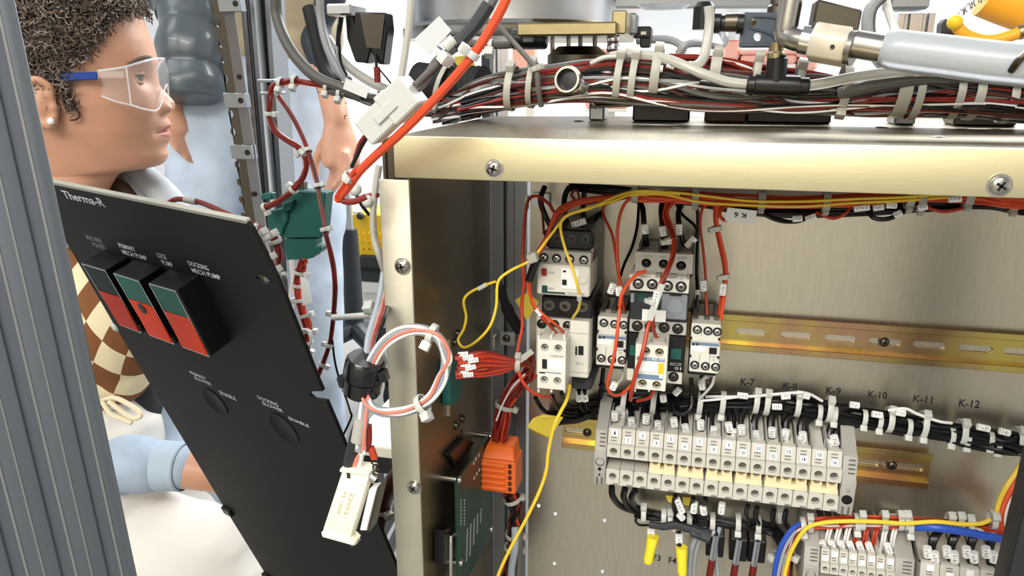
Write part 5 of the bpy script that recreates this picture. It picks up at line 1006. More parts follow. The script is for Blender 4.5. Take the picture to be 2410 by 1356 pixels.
strands(lh, smooth_path(pix(h2[0]), 6), .0040, [('dark_red_wire', .0016, 9), ('red_wire', .0014, 3)], 72)
strands(lh, smooth_path(pix([(765, 208, .78), (800, 214, .78), (840, 226, .79), (880, 238, .80), (930, 246, .80)]), 6), .0075, [('dark_grey_wire', .0017, 10), ('white_wire', .0013, 4), ('black_wire', .0017, 5), ('grey_wire', .0017, 4)], 73)
for px, py, hx, hy in ((660, 196, 4, 14), (694, 191, 6, 14), (770, 206, 2, 8), (800, 220, 8, 14)): ptie(lh, px, py, .78, 20, 3, .0056, hx, hy, hs=.0046)
part('wire_marker', MB().obox(onY(838, 208, .775), (.013, 0, -.005), (0, .0003, 0), (.002, 0, .0055)), 'paper', lh)
pc_ = part('post_clip', dbox(dbox(MB(), 604, 186, 642, 194, .80, .83), 610, 216, 642, 224, .80, .83), 'extrusion', lh, bevel=.001)
lr = thing('brown_red_harness', 'long thin brown red harness with nylon ties hanging beside the pale blue jeans', 'wiring', onY(750, 885, .72))
LRP = smooth_path(pix([(655, 226, .78), (684, 268, .77), (712, 322, .76), (730, 372, .75), (744, 420, .74), (755, 480, .73), (764, 540, .72), (779, 600, .72), (788, 655, .72), (787, 715, .72), (780, 785, .72), (768, 835, .715), (748, 886, .71)]), 6)
strands(lr, LRP, .0029, [('brown_wire', .0014, 4), ('dark_red_wire', .0014, 4)], 74)
for t_, hx in ((.22, (-1, 0, -.4)), (.36, (1, 0, .1)), (.50, (1, 0, 0)), (.78, (-1, 0, 0)), (.88, (-1, 0, 0)), (.955, (1, 0, 0))):
    p, d = frame_at(LRP, t_); tie(lr, p, d, .0038, hx, hs=.0038)
wire(lr, [(782, 800, .72), (788, 850, .715), (798, 890, .71), (812, 930, .71), (824, 968, .70), (826, 985, .70), (800, 1040, .70)], .0012, 'black_wire'); wire(lr, [(806, 920, .71), (836, 905, .62), (850, 900, .5)], .0010, 'black_wire')
gd, _ = harness('tied_red_bundle', 'short red wire bundle wrapped in white ties below the teal connector', 'wiring', gx([(716, 612), (706, 640), (702, 680), (712, 730), (724, 770), (722, 806), (714, 830)], .79), .0062, [('red_wire', .0014, 10), ('dark_red_wire', .0014, 8)], ties=[(.17, (1, 0, .3)), (.3, (1, 0, 0)), (.42, (-1, 0, 0)), (.55, (1, 0, 0)), (.7, (1, 0, .4)), (.82, (-1, 0, 0)), (.93, (1, 0, 0))], seed=75, hs=.0046)
part('paper_tag', MB().prism(pix(gx([(706, 650), (722, 660), (735, 712), (712, 720)], .78)), (0, .0006, 0)), 'paper', gd); part('coil', MB().tube([onY(722, 792, .785)+V((math.cos(a)*.008, -.003*a/6, math.sin(a)*.010)) for a in [i*.4 for i in range(34)]], .0013, 6), 'white_wire', gd)
wire(gd, [(686, 612, .80), (690, 660, .80), (684, 720, .80), (706, 800, .80)], .003, 'white_wire')
pe, _ = harness('panel_back_wiring', 'red and white wiring bulging out behind the right edge of the black panel', 'wiring', [(596, 532, .60), (625, 540, .62), (648, 566, .63), (658, 605, .63), (652, 650, .62), (640, 690, .60)], .0048, [('dark_red_wire', .0015, 8)], ties=[(.4, (-.3, 0, 1)), (.8, (1, 0, 0))], seed=76)
strands(pe, smooth_path(pix([(592, 530, .585), (606, 560, .59), (622, 600, .59), (645, 650, .59), (660, 690, .585)]), 6), .0065, [('salmon_wire', .0013, 5), ('white_wire', .0016, 5), ('dark_red_wire', .0014, 8)], 77)
for px, py in ((612, 552), (636, 556), (632, 610), (645, 640)): ptie(pe, px, py, .585, 10, 16, .006, 8, -4, hs=.0042)
wt = thing('panel_top_wire', 'brown red wire arched over the top edge of the black panel', 'wire', onY(470, 490, .58)); wire(wt, [(390, 482, .60), (412, 470, .595), (436, 470, .59), (470, 476, .585), (505, 490, .57), (552, 512, .545)], .0024, 'dark_red_wire'); part('clear_sleeve', MB().cyl(onY(436, 470, .589), onY(462, 475, .585), .003), 'clear_tube', wt)
# ================================================================ cables and black connector at the top left centre
for nm, lab, pts, r, m in (('grey_hose', 'dark grey hose curving from the top edge to the red harness', [(648, -10, .80), (652, 40, .80), (672, 95, .79), (705, 145, .785), (750, 185, .78), (800, 205, .78), (850, 228, .785)], .0062, 'dark_grey_wire'),
    ('black_hose', 'black rubber hose hanging from the top edge beside the grey hose', [(728, 20, .86), (740, 70, .85), (755, 130, .84), (770, 170, .83), (790, 200, .81)], .0085, 'black_matte'),
    ('silver_hose', 'shiny grey hose dropping beside the black hose at the top', [(752, -10, .83), (756, 50, .83), (770, 110, .82), (795, 160, .81), (820, 190, .80)], .0048, 'grey_wire'),
    ('white_hose', 'milky white hose sweeping below the black relay at the top', [(770, 90, .84), (810, 145, .83), (860, 185, .82), (930, 220, .81)], .0055, 'clear_tube')):
    t = thing(nm, lab, 'hose', onY(*pts[-1])); wire(t, pts, r, m, name='hose', n=10)
ry = thing('black_relay', 'pair of black plastic relay bodies with a metal plate hanging below the top edge', 'relay', onY(860, 150, .80))
part('body', MB().prism(pix([(834, 28, .80), (908, 30, .80), (912, 70, .80), (902, 152, .80), (888, 150, .80), (872, 118, .80), (864, 150, .80), (838, 142, .80), (830, 100, .80)]), (0, .02, 0)), 'black', ry, bevel=.0015)
part('metal_plate', MB().prism(pix([(846, 32, .7985), (906, 34, .7985), (896, 116, .7985), (862, 112, .7985)]), (0, .0014, 0)), 'dark_steel', ry, bevel=.0003)
part('second_body', MB().prism(pix([(812, 36, .81), (832, 30, .81), (846, 120, .81), (860, 148, .81), (836, 146, .81), (816, 90, .81)]), (0, .02, 0)), 'black', ry, bevel=.0015)
part('hanger', dbox(MB(), 766, 8, 826, 36, .80, .84), 'alloy', ry, bevel=.002); part('red_splice', MB().cyl(onY(887, 158, .79), onY(889, 194, .79), .0034), 'dark_red_wire', ry); wire(ry, [(884, 128, .80), (886, 158, .79)], .0016, 'black_wire')
strands(ry, smooth_path(pix([(802, 40, .80), (796, 100, .80), (800, 150, .80), (820, 190, .80)]), 5), .005, [('black_wire', .0018, 5), ('grey_wire', .0014, 2)], 78); wire(ry, [(890, 160, .79), (915, 190, .79), (930, 212, .80)], .0008, 'black_wire')
# ================================================================ ferrite core with looped cable, metal connector hood
fc = thing('ferrite_core', 'shiny black ferrite core clamped around a looped grey cable in front of the side flange', 'ferrite', onY(855, 930, .46))
A_, B_ = onY(850, 924, .462), onY(862, 842, .458); d = B_-A_; L_ = d.length
part('half_shell', MB().lathe(A_, d, [(0, .006), (0, .0118), (.0018, .0134), (L_*.46, .0140), (L_*.47, .0132)], 22), 'black_gloss', fc); part('half_shell', MB().lathe(A_, d, [(L_*.49, .0132), (L_*.50, .0148), (L_-.0025, .0140), (L_, .0120), (L_, .006)], 22), 'black_gloss', fc)
for px, py in ((808, 896), (902, 884), (880, 922), (826, 912)): part('latch', MB().obox(onY(px, py, .456), (.0030, 0, .001), (0, .0035, 0), (-.001, 0, .0040)), 'black_gloss', fc, bevel=.0008)
lc = thing('looped_cable', 'loop of grey cable and salmon white wires through the ferrite core', 'cable', onY(1000, 975, .455))
LPP = [(846, 1060, .45), (850, 1000, .45), (857, 940, .455), (862, 885, .46), (880, 838, .457), (910, 800, .452), (955, 777, .448), (1000, 778, .446), (1035, 800, .447), (1050, 840, .449), (1044, 885, .45), (1020, 930, .45), (985, 957, .45), (940, 970, .45), (895, 968, .45), (868, 950, .452), (858, 915, .458)]
wire(lc, LPP, .0036, 'grey_cable', n=10); rnd_ = random.Random(5)
for m, dx, dy, dY in (('white_wire', -6, -6, -.003), ('salmon_wire', 7, 5, -.002), ('white_wire', 3, 9, .001), ('salmon_wire', 9, 0, -.004), ('dark_grey_wire', -4, -9, .0), ('white_wire', 10, 8, -.003)):
    wire(lc, [(x+dx*(1 if i < 10 else -1)+rnd_.uniform(-2, 2), y+dy*(1 if i < 10 else -.6)+rnd_.uniform(-2, 2), Y+dY) for i, (x, y, Y) in enumerate(LPP)], .0012, m)
for px, py, dx, dy, hx, hy in ((1016, 786, 20, 10, -10, 18), (994, 952, 20, -12, 6, 16)): ptie(lc, px, py, .448, dx, dy, .0062, hx, hy, hs=.0046, m='nylon')
for m, o_ in (('salmon_wire', 0), ('dark_red_wire', 5), ('grey_cable', -8), ('white_wire', -3), ('dark_red_wire', 9), ('black_wire', 15)):
    wire(lc, [(868+o_*.6, 860, .462), (874+o_*.8, 800, .47), (888+o_, 755, .48), (902+o_, 705, .51), (912+o_, 640, .53)], .0014 if m != 'grey_cable' else .0028, m)
nt_ = thing('long_cable_tie', 'white cable tie holding a rod across the gap left of the side flange', 'tie', onY(850, 745, .60)); part('rod', MB().cyl(onY(785, 748, .62), onY(898, 740, .55), .0028), 'white_plastic', nt_); ptie(nt_, 876, 738, .56, 20, -2, .0036, 0, -6, hs=.0058)
ds = thing('metal_plug_hood', 'cream bright metal connector hood hanging on a dark cable in front of the black panel', 'connector', onY(790, 1280, .45))
HP = [onY(x, y, .45) for x, y in ((806, 1104), (872, 1112), (824, 1268), (758, 1250))]
part('hood', MB().prism(HP, (0, .012, 0)), 'hood_metal', ds, bevel=.0016, seg=2)
HQ = [onY(x, y, .4475) for x, y in ((800, 1103), (872, 1111), (868, 1120), (798, 1112))]; part('cable_lip', MB().prism(HQ, (0, .014, 0)), 'hood_metal', ds, bevel=.0006)
part('end_lip', MB().prism([onY(x, y, .448) for x, y in ((754, 1252), (822, 1270), (836, 1284), (828, 1286), (756, 1266))], (0, .013, 0)), 'hood_metal', ds, bevel=.0012)
part('screw_mark', MB().obox(onY(820, 1118, .4494), (.0012, 0, 0), (0, .0003, 0), (0, 0, .0026)), 'dark_steel', ds)
part('mating_shell', MB().prism([onY(x, y, .455) for x, y in ((868, 1152), (888, 1150), (864, 1250), (846, 1250))], (0, .010, 0)), 'label_white', ds, bevel=.0008); part('flange_edge', MB().prism([onY(x, y, .453) for x, y in ((888, 1148), (894, 1148), (870, 1252), (864, 1252))], (0, .014, 0)), 'dark_steel', ds)
part('thumb_screw', MB().cyl(onY(872, 1118, .456), onY(886, 1128, .456), .004).cyl(onY(826, 1262, .456), onY(838, 1278, .456), .004), 'chrome', ds)
for s_, x0, y0 in (('FS 1009', 800, 1168), ('22053', 818, 1170)):
    d = (HP[3]-HP[0]).normalized(); q = (HP[1]-HP[0]).normalized(); text(s_, onY(x0+8, y0-10, .4498), d*.020, q*.0028, 'hood_ink', ds)
wire(ds, [(846, 1000, .45), (836, 1030, .45), (826, 1070, .452), (818, 1112, .456)], .0044, 'charcoal', n=10); wire(ds, [(862, 990, .45), (856, 1040, .45), (850, 1080, .452), (840, 1112, .456)], .0018, 'white_wire'); wire(ds, [(854, 1060, .452), (838, 1085, .452), (828, 1112, .456)], .002, 'salmon_wire')
part('clear_sleeve', MB().cyl(onY(852, 985, .449), onY(842, 1038, .449), .0052), 'clear_tube', ds); wire(ds, [(868, 1000, .45), (868, 1040, .45), (862, 1060, .45)], .0022, 'dark_red_wire')
part('red_tip', MB().cyl(onY(872, 1052, .452), onY(882, 1080, .452), .0026), 'red_wire', ds); wire(ds, [(866, 1046, .452), (872, 1054, .452)], .0008, 'dark_steel')
part('spring', MB().tube([onY(880, 1082, .452)+V((math.cos(a)*.002+.0001*a, math.sin(a)*.002, -.0006*a)) for a in [i*.5 for i in range(40)]], .0006, 5), 'dark_steel', ds)
# ================================================================ things behind, seen through the gap left of the side flange
bn = thing('yellow_bin', 'bright yellow perforated bin in the gap behind the side flange', 'bin', onY(860, 600, 2.0))
a, b, c, d_ = face(828, 506, 905, 602, 2.12)
part('bin', MB().holed([(a, c), (b+.2, c), (b+.2, d_), (a, d_)], [circ(a+.02+i*.018, c+.02+j*.018, .005, 8) for i in range(6) for j in range(4)], (0, 2.12, 0), (1, 0, 0), (0, 0, 1), (0, .008, 0)), 'yellow_plastic', bn, smooth=0); part('bin_rear', MB().box(a, b+.2, 2.15, 2.35, c, d_), 'yellow_cap', bn, bevel=.006)
part('clip', MB().ball(onY(848, 508, 2.11), .012, 8), 'charcoal', bn)
wb = thing('work_cabinet', 'low dark green cabinet with a white top rail under the yellow bin', 'cabinet', (onY(870, 660, 2.05).x, 2.15, 0)); a, b, c, d_ = face(844, 604, 900, 664, 2.10)
part('body', MB().box(a, b+.3, 2.10, 2.4, c, d_), 'charcoal', wb, bevel=.004); part('drawer_line', MB().box(a, b+.3, 2.095, 2.105, (c+d_)/2-.005, (c+d_)/2+.003), 'black', wb); part('base_rail', MB().box(a-.03, b+.3, 2.09, 2.4, c-.03, c), 'white_plastic', wb); part('plinth', MB().box(a, b+.3, 2.12, 2.4, 0, c-.03), 'white_plastic', wb)
so = thing('swivel_stool', 'dark swivel stool base with a silver gas lift in the gap behind the side flange', 'stool', (onY(822, 760, 1.8).x, 1.8, 0))
sx = onY(822, 540, 1.8).x; zt, zb = onY(822, 540, 1.8).z, onY(826, 770, 1.8).z
part('column', MB().lathe((sx, 1.8, zb-.02), (0, 0, 1), [(0, .026), (.02, .026), (zt-zb, .022), (zt-zb+.02, .021)], 18), 'charcoal', so); part('gas_lift', MB().cyl((sx, 1.8, zt), (sx, 1.8, onY(822, 380, 1.8).z), .012, n=14), 'chrome', so)
for k in range(5):
    a_ = k*1.2566+.5; e = V((math.cos(a_), math.sin(a_), 0)); part('leg', MB().tube([V((sx, 1.8, zb)), V((sx, 1.8, zb-.02))+e*.12, V((sx, 1.8, zb-.07))+e*.2], [.026, .022, .015], 10), 'charcoal', so); part('castor', MB().cyl(V((sx, 1.8, max(.03, zb-.12)))+e*.2, V((sx, 1.8, max(.03, zb-.12)))+e*.2+V((.02, 0, 0)), .028, n=14), 'black', so)
    part('castor_stem', MB().cyl(V((sx, 1.8, zb-.12))+e*.2, V((sx, 1.8, zb-.06))+e*.2, .006), 'black', so)
part('seat', MB().lathe((sx, 1.8, onY(822, 385, 1.8).z), (0, 0, 1), [(0, .04), (.004, .08), (.008, .12)], 24), 'grey_cable', so)
wtb = thing('white_bench', 'low white bench with a cream edge and black frame behind the side flange', 'bench', onY(880, 1120, 1.0)); p = onY(860, 1048, 1.2); q = onY(860, 1074, 1.2); r_ = onY(860, 1122, 1.2); bx_ = onY(812, 1050, 1.2).x
part('bench_top', MB().box(bx_, bx_+.24, 1.2, 1.55, q.z, p.z), 'bench_cream', wtb, bevel=.003); part('bench_frame', MB().box(bx_+.01, bx_+.23, 1.22, 1.53, r_.z, q.z), 'black', wtb)
for x_ in (bx_+.015, bx_+.195):
    for y_ in (1.24, 1.48): part('leg', MB().box(x_, x_+.03, y_, y_+.03, 0, r_.z), 'black', wtb)
bh2 = thing('brown_hose', 'thick dark brown corrugated hose curving behind the side flange at the bottom', 'hose', onY(890, 1230, .62)); wire(bh2, [(960, 1100, .60), (930, 1130, .61), (905, 1168, .62), (892, 1210, .62), (884, 1262, .62), (890, 1330, .64)], .0095, 'brown_wire', n=12, name='hose'); ptie(bh2, 894, 1196, .62, -5, 30, .0108, 14, 4, m='nylon_dim', hs=.005)
for i, (a_, b_) in enumerate((((950, 1160), (890, 1270)), ((965, 1200), (905, 1320)))):
    t = thing('white_rod', ['white rod slanting behind the brown hose, upper one', 'white rod slanting behind the brown hose, lower one'][i], 'rod', onY(*b_, .8)); part('rod', MB().cyl(onY(*a_, .8), onY(b_[0]-30, b_[1]+60, .8), .007), 'grey_cable', t)
cord = thing('milky_cord', 'milky cord running down behind the left edge of the side flange', 'cord', onY(890, 600, .52)); wire(cord, [(892, 390, .52), (884, 440, .52), (878, 500, .52), (880, 555, .52), (892, 600, .52), (905, 640, .53)], .0026, 'clear_tube'); wire(cord, [(835, 474, .52), (850, 470, .52), (868, 462, .52), (890, 458, .52)], .0022, 'dark_red_wire'); wire(cord, [(830, 440, .52), (850, 480, .52), (868, 505, .53)], .0014, 'black_wire')
for px, py in ((866, 474), (836, 446)): part('end_cap', MB().ball(onY(px, py, .518), .0048, 8), 'nylon', cord)
# ================================================================ people
Q = atD
def remesh(mb, voxel, it=6, fac=.5):
    me = mb.mesh('tmp', [], smooth=0); o = bpy.data.objects.new('tmp', me); COL.objects.link(o)
    m = o.modifiers.new('r', 'REMESH'); m.mode = 'VOXEL'; m.voxel_size = voxel
    s = o.modifiers.new('s', 'SMOOTH'); s.iterations = it; s.factor = fac
    dg = bpy.context.evaluated_depsgraph_get(); r = bpy.data.meshes.new_from_object(o.evaluated_get(dg)); out = MB()
    out.add([v.co.copy() for v in r.vertices], [tuple(p.vertices) for p in r.polygons])
    bpy.data.objects.remove(o); bpy.data.meshes.remove(r); return out
def limb(mb, pts, rs, n=16, per=5, flat=1.):
    P = smooth_path(pts, per); k = len(P); R = []
    for i in range(k):
        t = i/(k-1)*(len(rs)-1); j = min(int(t), len(rs)-2); R.append(rs[j]*(1-(t-j))+rs[j+1]*(t-j))
    mb.tube(P, R, n, flat=flat); mb.ball(P[0], R[0]*.98, 8); mb.ball(P[-1], R[-1]*.98, 8); return mb
def folds(mb, amp, k, dirv, w_=2.2, thr=.1):
    d = V(dirv).normalized()
    bm = bmesh.new(); vs = [bm.verts.new(p) for p in mb.v]
    for f in mb.f:
        try: bm.faces.new([vs[i] for i in f])
        except ValueError: pass
    bm.normal_update()
    for i, v in enumerate(vs):
        p = mb.v[i]; q = noise.noise(p*w_*4)*1.6+noise.noise(p*14)*.35
        s = math.sin(k*p.dot(d)+q*2.2); a = max(0, noise.noise(p*7+V((3, 1, 2)))+.45)
        mb.v[i] = p+v.normal*amp*a*(abs(s)**.6*(1 if s > 0 else -1))
    bm.free(); return mb
def hand(mb, wrist, down, knuck, palm, s=1., curl=.5, thumb=1):
    """wrist point, direction of the fingers, knuckle line (towards the little finger), palm normal"""
    w_, d, k, n = V(wrist), V(down).normalized(), V(knuck).normalized(), V(palm).normalized()
    mb.tube([w_-d*.02*s, w_, w_+d*.03*s, w_+d*.06*s, w_+d*.085*s], [.022*s, .023*s, .032*s, .037*s, .034*s], 14, flat=.55)
    for i, (L, r) in enumerate(((.070, .0084), (.080, .0088), (.074, .0084), (.058, .0072))):
        b = w_+d*(.082-.004*abs(i-1))*s+k*(-.027+.018*i)*s; a = curl*(.6+.12*i); P = [b-d*.02*s, b]; dd = d.copy()
        for j, fr in enumerate((.42, .32, .26)):
            dd = (dd*math.cos(a*(1, .9, .6)[j])+n*math.sin(a*(1, .9, .6)[j])).normalized(); n2 = (n-dd*n.dot(dd)).normalized(); P.append(P[-1]+dd*L*fr*s)
        mb.tube(P, [r*s*1.05, r*s*1.06, r*s, r*s*.92, r*s*.74], 10); mb.ball(P[-1], r*s*.74, 6)
    b = w_+d*.022*s-k*.024*s; e = (d*.75-k*.6+n*.35).normalized(); P = [b-e*.01*s, b, b+e*.036*s, b+(e*.06+d*.008)*s, b+(e*.066+d*.032)*s]
    mb.tube(P, [.014*s, .0145*s, .0115*s, .0098*s, .0075*s], 10); mb.ball(P[-1], .0075*s, 6); return mb
VH = (FW-V((0, 0, FW.z))).normalized()
# ---------------------------------------------------------------- standing person behind
D2 = 1.66
pb = Q(600, 250, D2); pb.z = 0
sd = thing('person', 'standing person in grey quilted jacket, tan shirt and pale blue jeans with hands hanging, behind', 'person', pb)
def S(px, py, dd=0): return Q(px, py, D2+dd)
def at(x, y, z): return V((pb.x, pb.y, z))+RT*x+VH*y
mb = MB()
def slab(mb, pts, rs, xs):
    for x in xs: limb(mb, [p+RT*x for p in pts], rs, 14, 4)
    return mb
LEGL, LEGR = [S(492, 300), S(490, 520), S(500, 760), S(510, 900, .05), V((*S(515, 1000, .05).xy, .06))], [S(700, 280), S(716, 520), S(722, 760), S(730, 960, .03), V((*S(736, 1060, .05).xy, .06))]
slab(mb, [at(0, .02, .98), at(0, .02, 1.2), at(0, .03, 1.38)], [.07, .07, .07], (-.07, 0, .07)); limb(mb, [at(0, .02, 1.40), at(0, -.01, 1.60)], [.06, .05])
mb.ball(at(0, -.02, 1.70), .1, 12, sc=(.78, .95, 1.18)); mb.ball(at(0, -.12, 1.685), .016, 6)
ARML = [at(-.16, .01, 1.44), at(-.175, -.02, 1.34), S(440, 15, -.12), S(436, 130, -.15), S(405, 215, -.10)]
ARMR = [at(.16, .02, 1.44), at(.185, -.02, 1.34), S(742, 60, -.06), S(764, 150, -.1), S(782, 230, -.12), S(792, 284, -.13)]
for s_ in (-1, 1): mb.ball(at(s_*.078, 0, 1.69), .022, 6, sc=(.5, 1, 1.4))
limb(mb, LEGL, [.06, .055, .045, .04]); limb(mb, LEGR, [.06, .055, .045, .04]); limb(mb, ARML, [.035, .033, .03]); limb(mb, ARMR, [.035, .03, .026])
for L_ in (LEGL, LEGR): limb(mb, [L_[-1], L_[-1]-VH*.13-V((0, 0, .02))], [.04, .03])
hand(mb, S(394, 232, -.10), S(414, 330, -.10)-S(394, 232, -.10), RT*-.4-VH, RT, .86, .22); hand(mb, S(794, 282, -.13), S(803, 380, -.13)-S(794, 282, -.13), RT*.55-VH*.8, RT*-.8-VH*.5, 1.15, .5)
body = remesh(mb, .007, 4); part('body', body, 'skin', sd)
mb = MB()
slab(mb, [S(592, 205), S(592, 300)], [.092, .098], (-.09, -.03, .03, .09))
limb(mb, LEGL, [.094, .09, .075, .068, .06]); limb(mb, LEGR, [.094, .086, .078, .074, .066])
jn = remesh(mb, .009, 8); folds(jn, .006, 34, (.5, .2, .8), 1.6); part('jeans', jn, 'denim', sd)
mb = MB(); slab(mb, [at(0, .02, 1.42), at(0, .01, 1.32), S(600, 40), S(602, 92)], [.085, .10, .10, .103], (-.09, -.03, .03, .09)); sh = remesh(mb, .009, 6); folds(sh, .004, 40, (.3, 0, 1)); part('shirt', sh, 'tan_cloth', sd)
# quilted sleeve, ridged
P = smooth_path([at(-.16, .01, 1.46), at(-.175, -.02, 1.36), S(440, 15, -.12), S(441, 72, -.14), S(443, 130, -.15), S(446, 190, -.15), S(448, 236, -.15)], 10); k = len(P)
R = []; zz = [S(440, y).z for y in (78, 157, 228)]
for p in P:
    q = min(abs(p.z-z_) for z_ in [zz[0]+i*(zz[0]-zz[1]) for i in range(-2, 6)]); R.append(.050+.0135*min(1, (q/.03))**.5)
R[-1] = .045
mq = MB().tube(P, R, 28); mq = folds(mq, .003, 90, (1, .3, .2)); part('quilted_sleeve', mq, 'quilt_grey', sd, smooth=60, label='shiny grey quilted jacket sleeve')
mb = MB(); limb(mb, ARMR, [.060, .046, .034, .030, .027, .025]); sv = remesh(mb, .006, 4); folds(sv, .003, 70, (.2, 0, 1)); part('sleeve', sv, 'navy_cloth', sd)
for L_ in (LEGL, LEGR): part('shoe', remesh(limb(MB(), [V((*L_[-1].xy, .05)), V((*L_[-1].xy, .045))-VH*.14, V((*L_[-1].xy, .04))-VH*.19], [.05, .046, .035]), .008, 4), 'charcoal', sd)
hr = MB(); hr.ball(at(0, .0, 1.73), .104, 12, sc=(.82, .98, 1.1)); part('hair', hr, 'hair_dark', sd)
# ---------------------------------------------------------------- seated woman in profile
HD = .93
vh = (Q(250, 240, 1)-CP); vh.z = 0; vh.normalize(); pr = V((vh.y, -vh.x, 0)); ang = math.radians(13)
HF = pr*math.cos(ang)-vh*math.sin(ang); HSd = -vh*math.cos(ang)-pr*math.sin(ang); UZ = V((0, 0, 1))
HO = Q(195, 240, HD); SC = 1.
def onS(px, py, s=0):
    """pixel -> (forward, height) in the head's own frame, on the plane a distance s from its midline"""
    d = ray(px, py); t = (HO+HSd*s-CP).dot(HSd)/d.dot(HSd); v = CP+d*t-HO; return v.dot(HF), v.z
def H(f, s, z): return HO+HF*f+HSd*s+UZ*z
wg = Q(235, 1000, 1.02); wg.z = 0
wm = thing('person', 'seated woman in profile with curly hair, argyle vest, blue grey hoodie and white trousers', 'person', wg)
prof = [(250, -52), (285, -32), (312, -2), (330, 32), (345, 70), (357, 98), (365, 122), (370, 146), (370, 168), (376, 203), (395, 222), (411, 240), (412, 250), (406, 262), (392, 268), (392, 277), (400, 286), (404, 295), (396, 306), (403, 317), (402, 326), (394, 338), (392, 348), (396, 362), (391, 378), (378, 389), (340, 396), (292, 402), (276, 414), (262, 436), (250, 465), (242, 500)]
base = [(250, -52), (285, -32), (312, -2), (330, 32), (345, 70), (357, 98), (364, 122), (367, 146), (368, 168), (386, 268), (389, 290), (391, 306), (392, 338), (392, 348), (396, 362), (391, 378), (378, 389), (340, 396), (292, 402), (276, 414), (262, 436), (250, 465), (242, 500)]
PR, BS = [onS(*p) for p in prof], [onS(*p) for p in base]
def interp(T, z):
    if z >= T[0][1]: return T[0][0]
    for (f0, z0), (f1, z1) in zip(T, T[1:]):
        if z0 >= z >= z1: t = (z0-z)/max(1e-6, z0-z1); return f0+(f1-f0)*t
    return T[-1][0]
def sm(T, z, h=.003): return (interp(T, z-h)+2*interp(T, z)+interp(T, z+h))/4
zc_ = lambda py: onS(370, py)[1]
zcrown = PR[0][1]; zeye, zsub, zmen, zmouth = zc_(184), zc_(268), zc_(389), zc_(306)
zneck = PR[-1][1]
WT = [(.0, zcrown+.012), (.040, zcrown+.004), (.056, zcrown-.012), (.068, zc_(40)), (.0735, zc_(120)), (.073, zc_(180)), (.0705, zc_(240)), (.064, zc_(300)), (.056, zc_(350)), (.050, zc_(385)), (.047, zc_(400)), (.050, zc_(440)), (.056, zc_(500))]
BT = [(-.02, zcrown+.012), (-.058, zcrown+.004), (-.078, zcrown-.012), (-.095, zc_(40)), (-.105, zc_(120)), (-.104, zc_(180)), (-.095, zc_(240)), (-.084, zc_(300)), (-.078, zc_(350)), (-.076, zc_(400)), (-.078, zc_(440)), (-.086, zc_(500))]
CT = [(.0, zcrown), (.0, zc_(300)), (-.004, zc_(350)), (-.016, zc_(389)), (-.022, zc_(404)), (-.02, zc_(500))]
g = lambda x, s: math.exp(-(x/s)**2)
fe, ze = onS(314, 184, .031)
rows = []; NZ, NP = 210, 150
zs = [zcrown+.010+(zneck-zcrown-.010)*i/(NZ-1) for i in range(NZ)]
zs = sorted(set(zs+[zmouth+.014-.028*j/56 for j in range(57)]+[z for j in range(26) for z in [zmen+.012-.024*j/25]]), reverse=True)
hv, hf = [], []
for z in zs:
    b, p = sm(BS, z), sm(PR, z, .0012); w_, bk_, c = interp(WT, z), interp(BT, z), interp(CT, z)
    if z > zcrown: q = math.sqrt(max(0, 1-((z-zcrown)/.0101)**2)); b = p = c+(PR[0][0]-c)*q
    dev = p-b
    for j in range(NP):
        t = 2*math.pi*(j/NP); ph = t-.6*math.sin(t)   # denser at the front
        cs, sn = math.cos(ph), math.sin(ph)
        e = .88 if z > zmen-.004 else 1
        y = w_*(abs(sn)**e)*(1 if sn >= 0 else -1)
        f = c+(b-c)*(abs(cs)**e) if cs >= 0 else c-(c-bk_)*abs(cs)
        if cs > 0:
            sg = .0085+.0075*max(0, min(1, (zeye-z)/(zeye-zsub))) if z > zsub-.003 else .021
            f += dev*g(y, sg)*min(1, cs*3)
            ay = abs(y)
            f += .0062*g(ay-.0135, .0055)*g(z-zsub-.0065, .0065)          # nostril wings
            f -= .0085*g(ay-.031, .014)*g(z-zeye, .0115)                     # eye socket
            f += .0028*g(ay-.030, .018)*g(z-zeye-.019, .007)                 # brow ridge
            f += .0030*g(ay-.043, .016)*g(z-zeye+.034, .018)                 # cheek
            zl = zmouth-.0030*(ay/.024)**2
            if ay < .034: f -= .0030*g(z-zl, .0014)*max(0, 1-(ay/.027)**4)  # lip line
            f -= .0022*g(ay-.027, .005)*g(z-zmouth+.002, .006)               # mouth corner
        hv.append(H(f, y, z))
nr = len(zs)
LIP = set()
for i in range(nr-1):
    for j in range(NP):
        a = i*NP+j; b = i*NP+(j+1) % NP; hf.append((a, b, b+NP, a+NP))
def hl(p): v = p-HO; return v.dot(HF), v.dot(HSd), v.z
hmi = []
for f_ in hf:
    c = sum((hv[i] for i in f_), V((0, 0, 0)))/4; f, s, z = hl(c); ay = abs(s); m_ = 0
    if f > .04 and ay < .0255:
        tt = 1-(ay/.0255)**2; zl = zmouth-.0030*(ay/.024)**2
        if zl-.0105*tt < z < zl+.0080*tt*(1-.25*g(ay, .004)): m_ = 1
    hmi.append(m_)
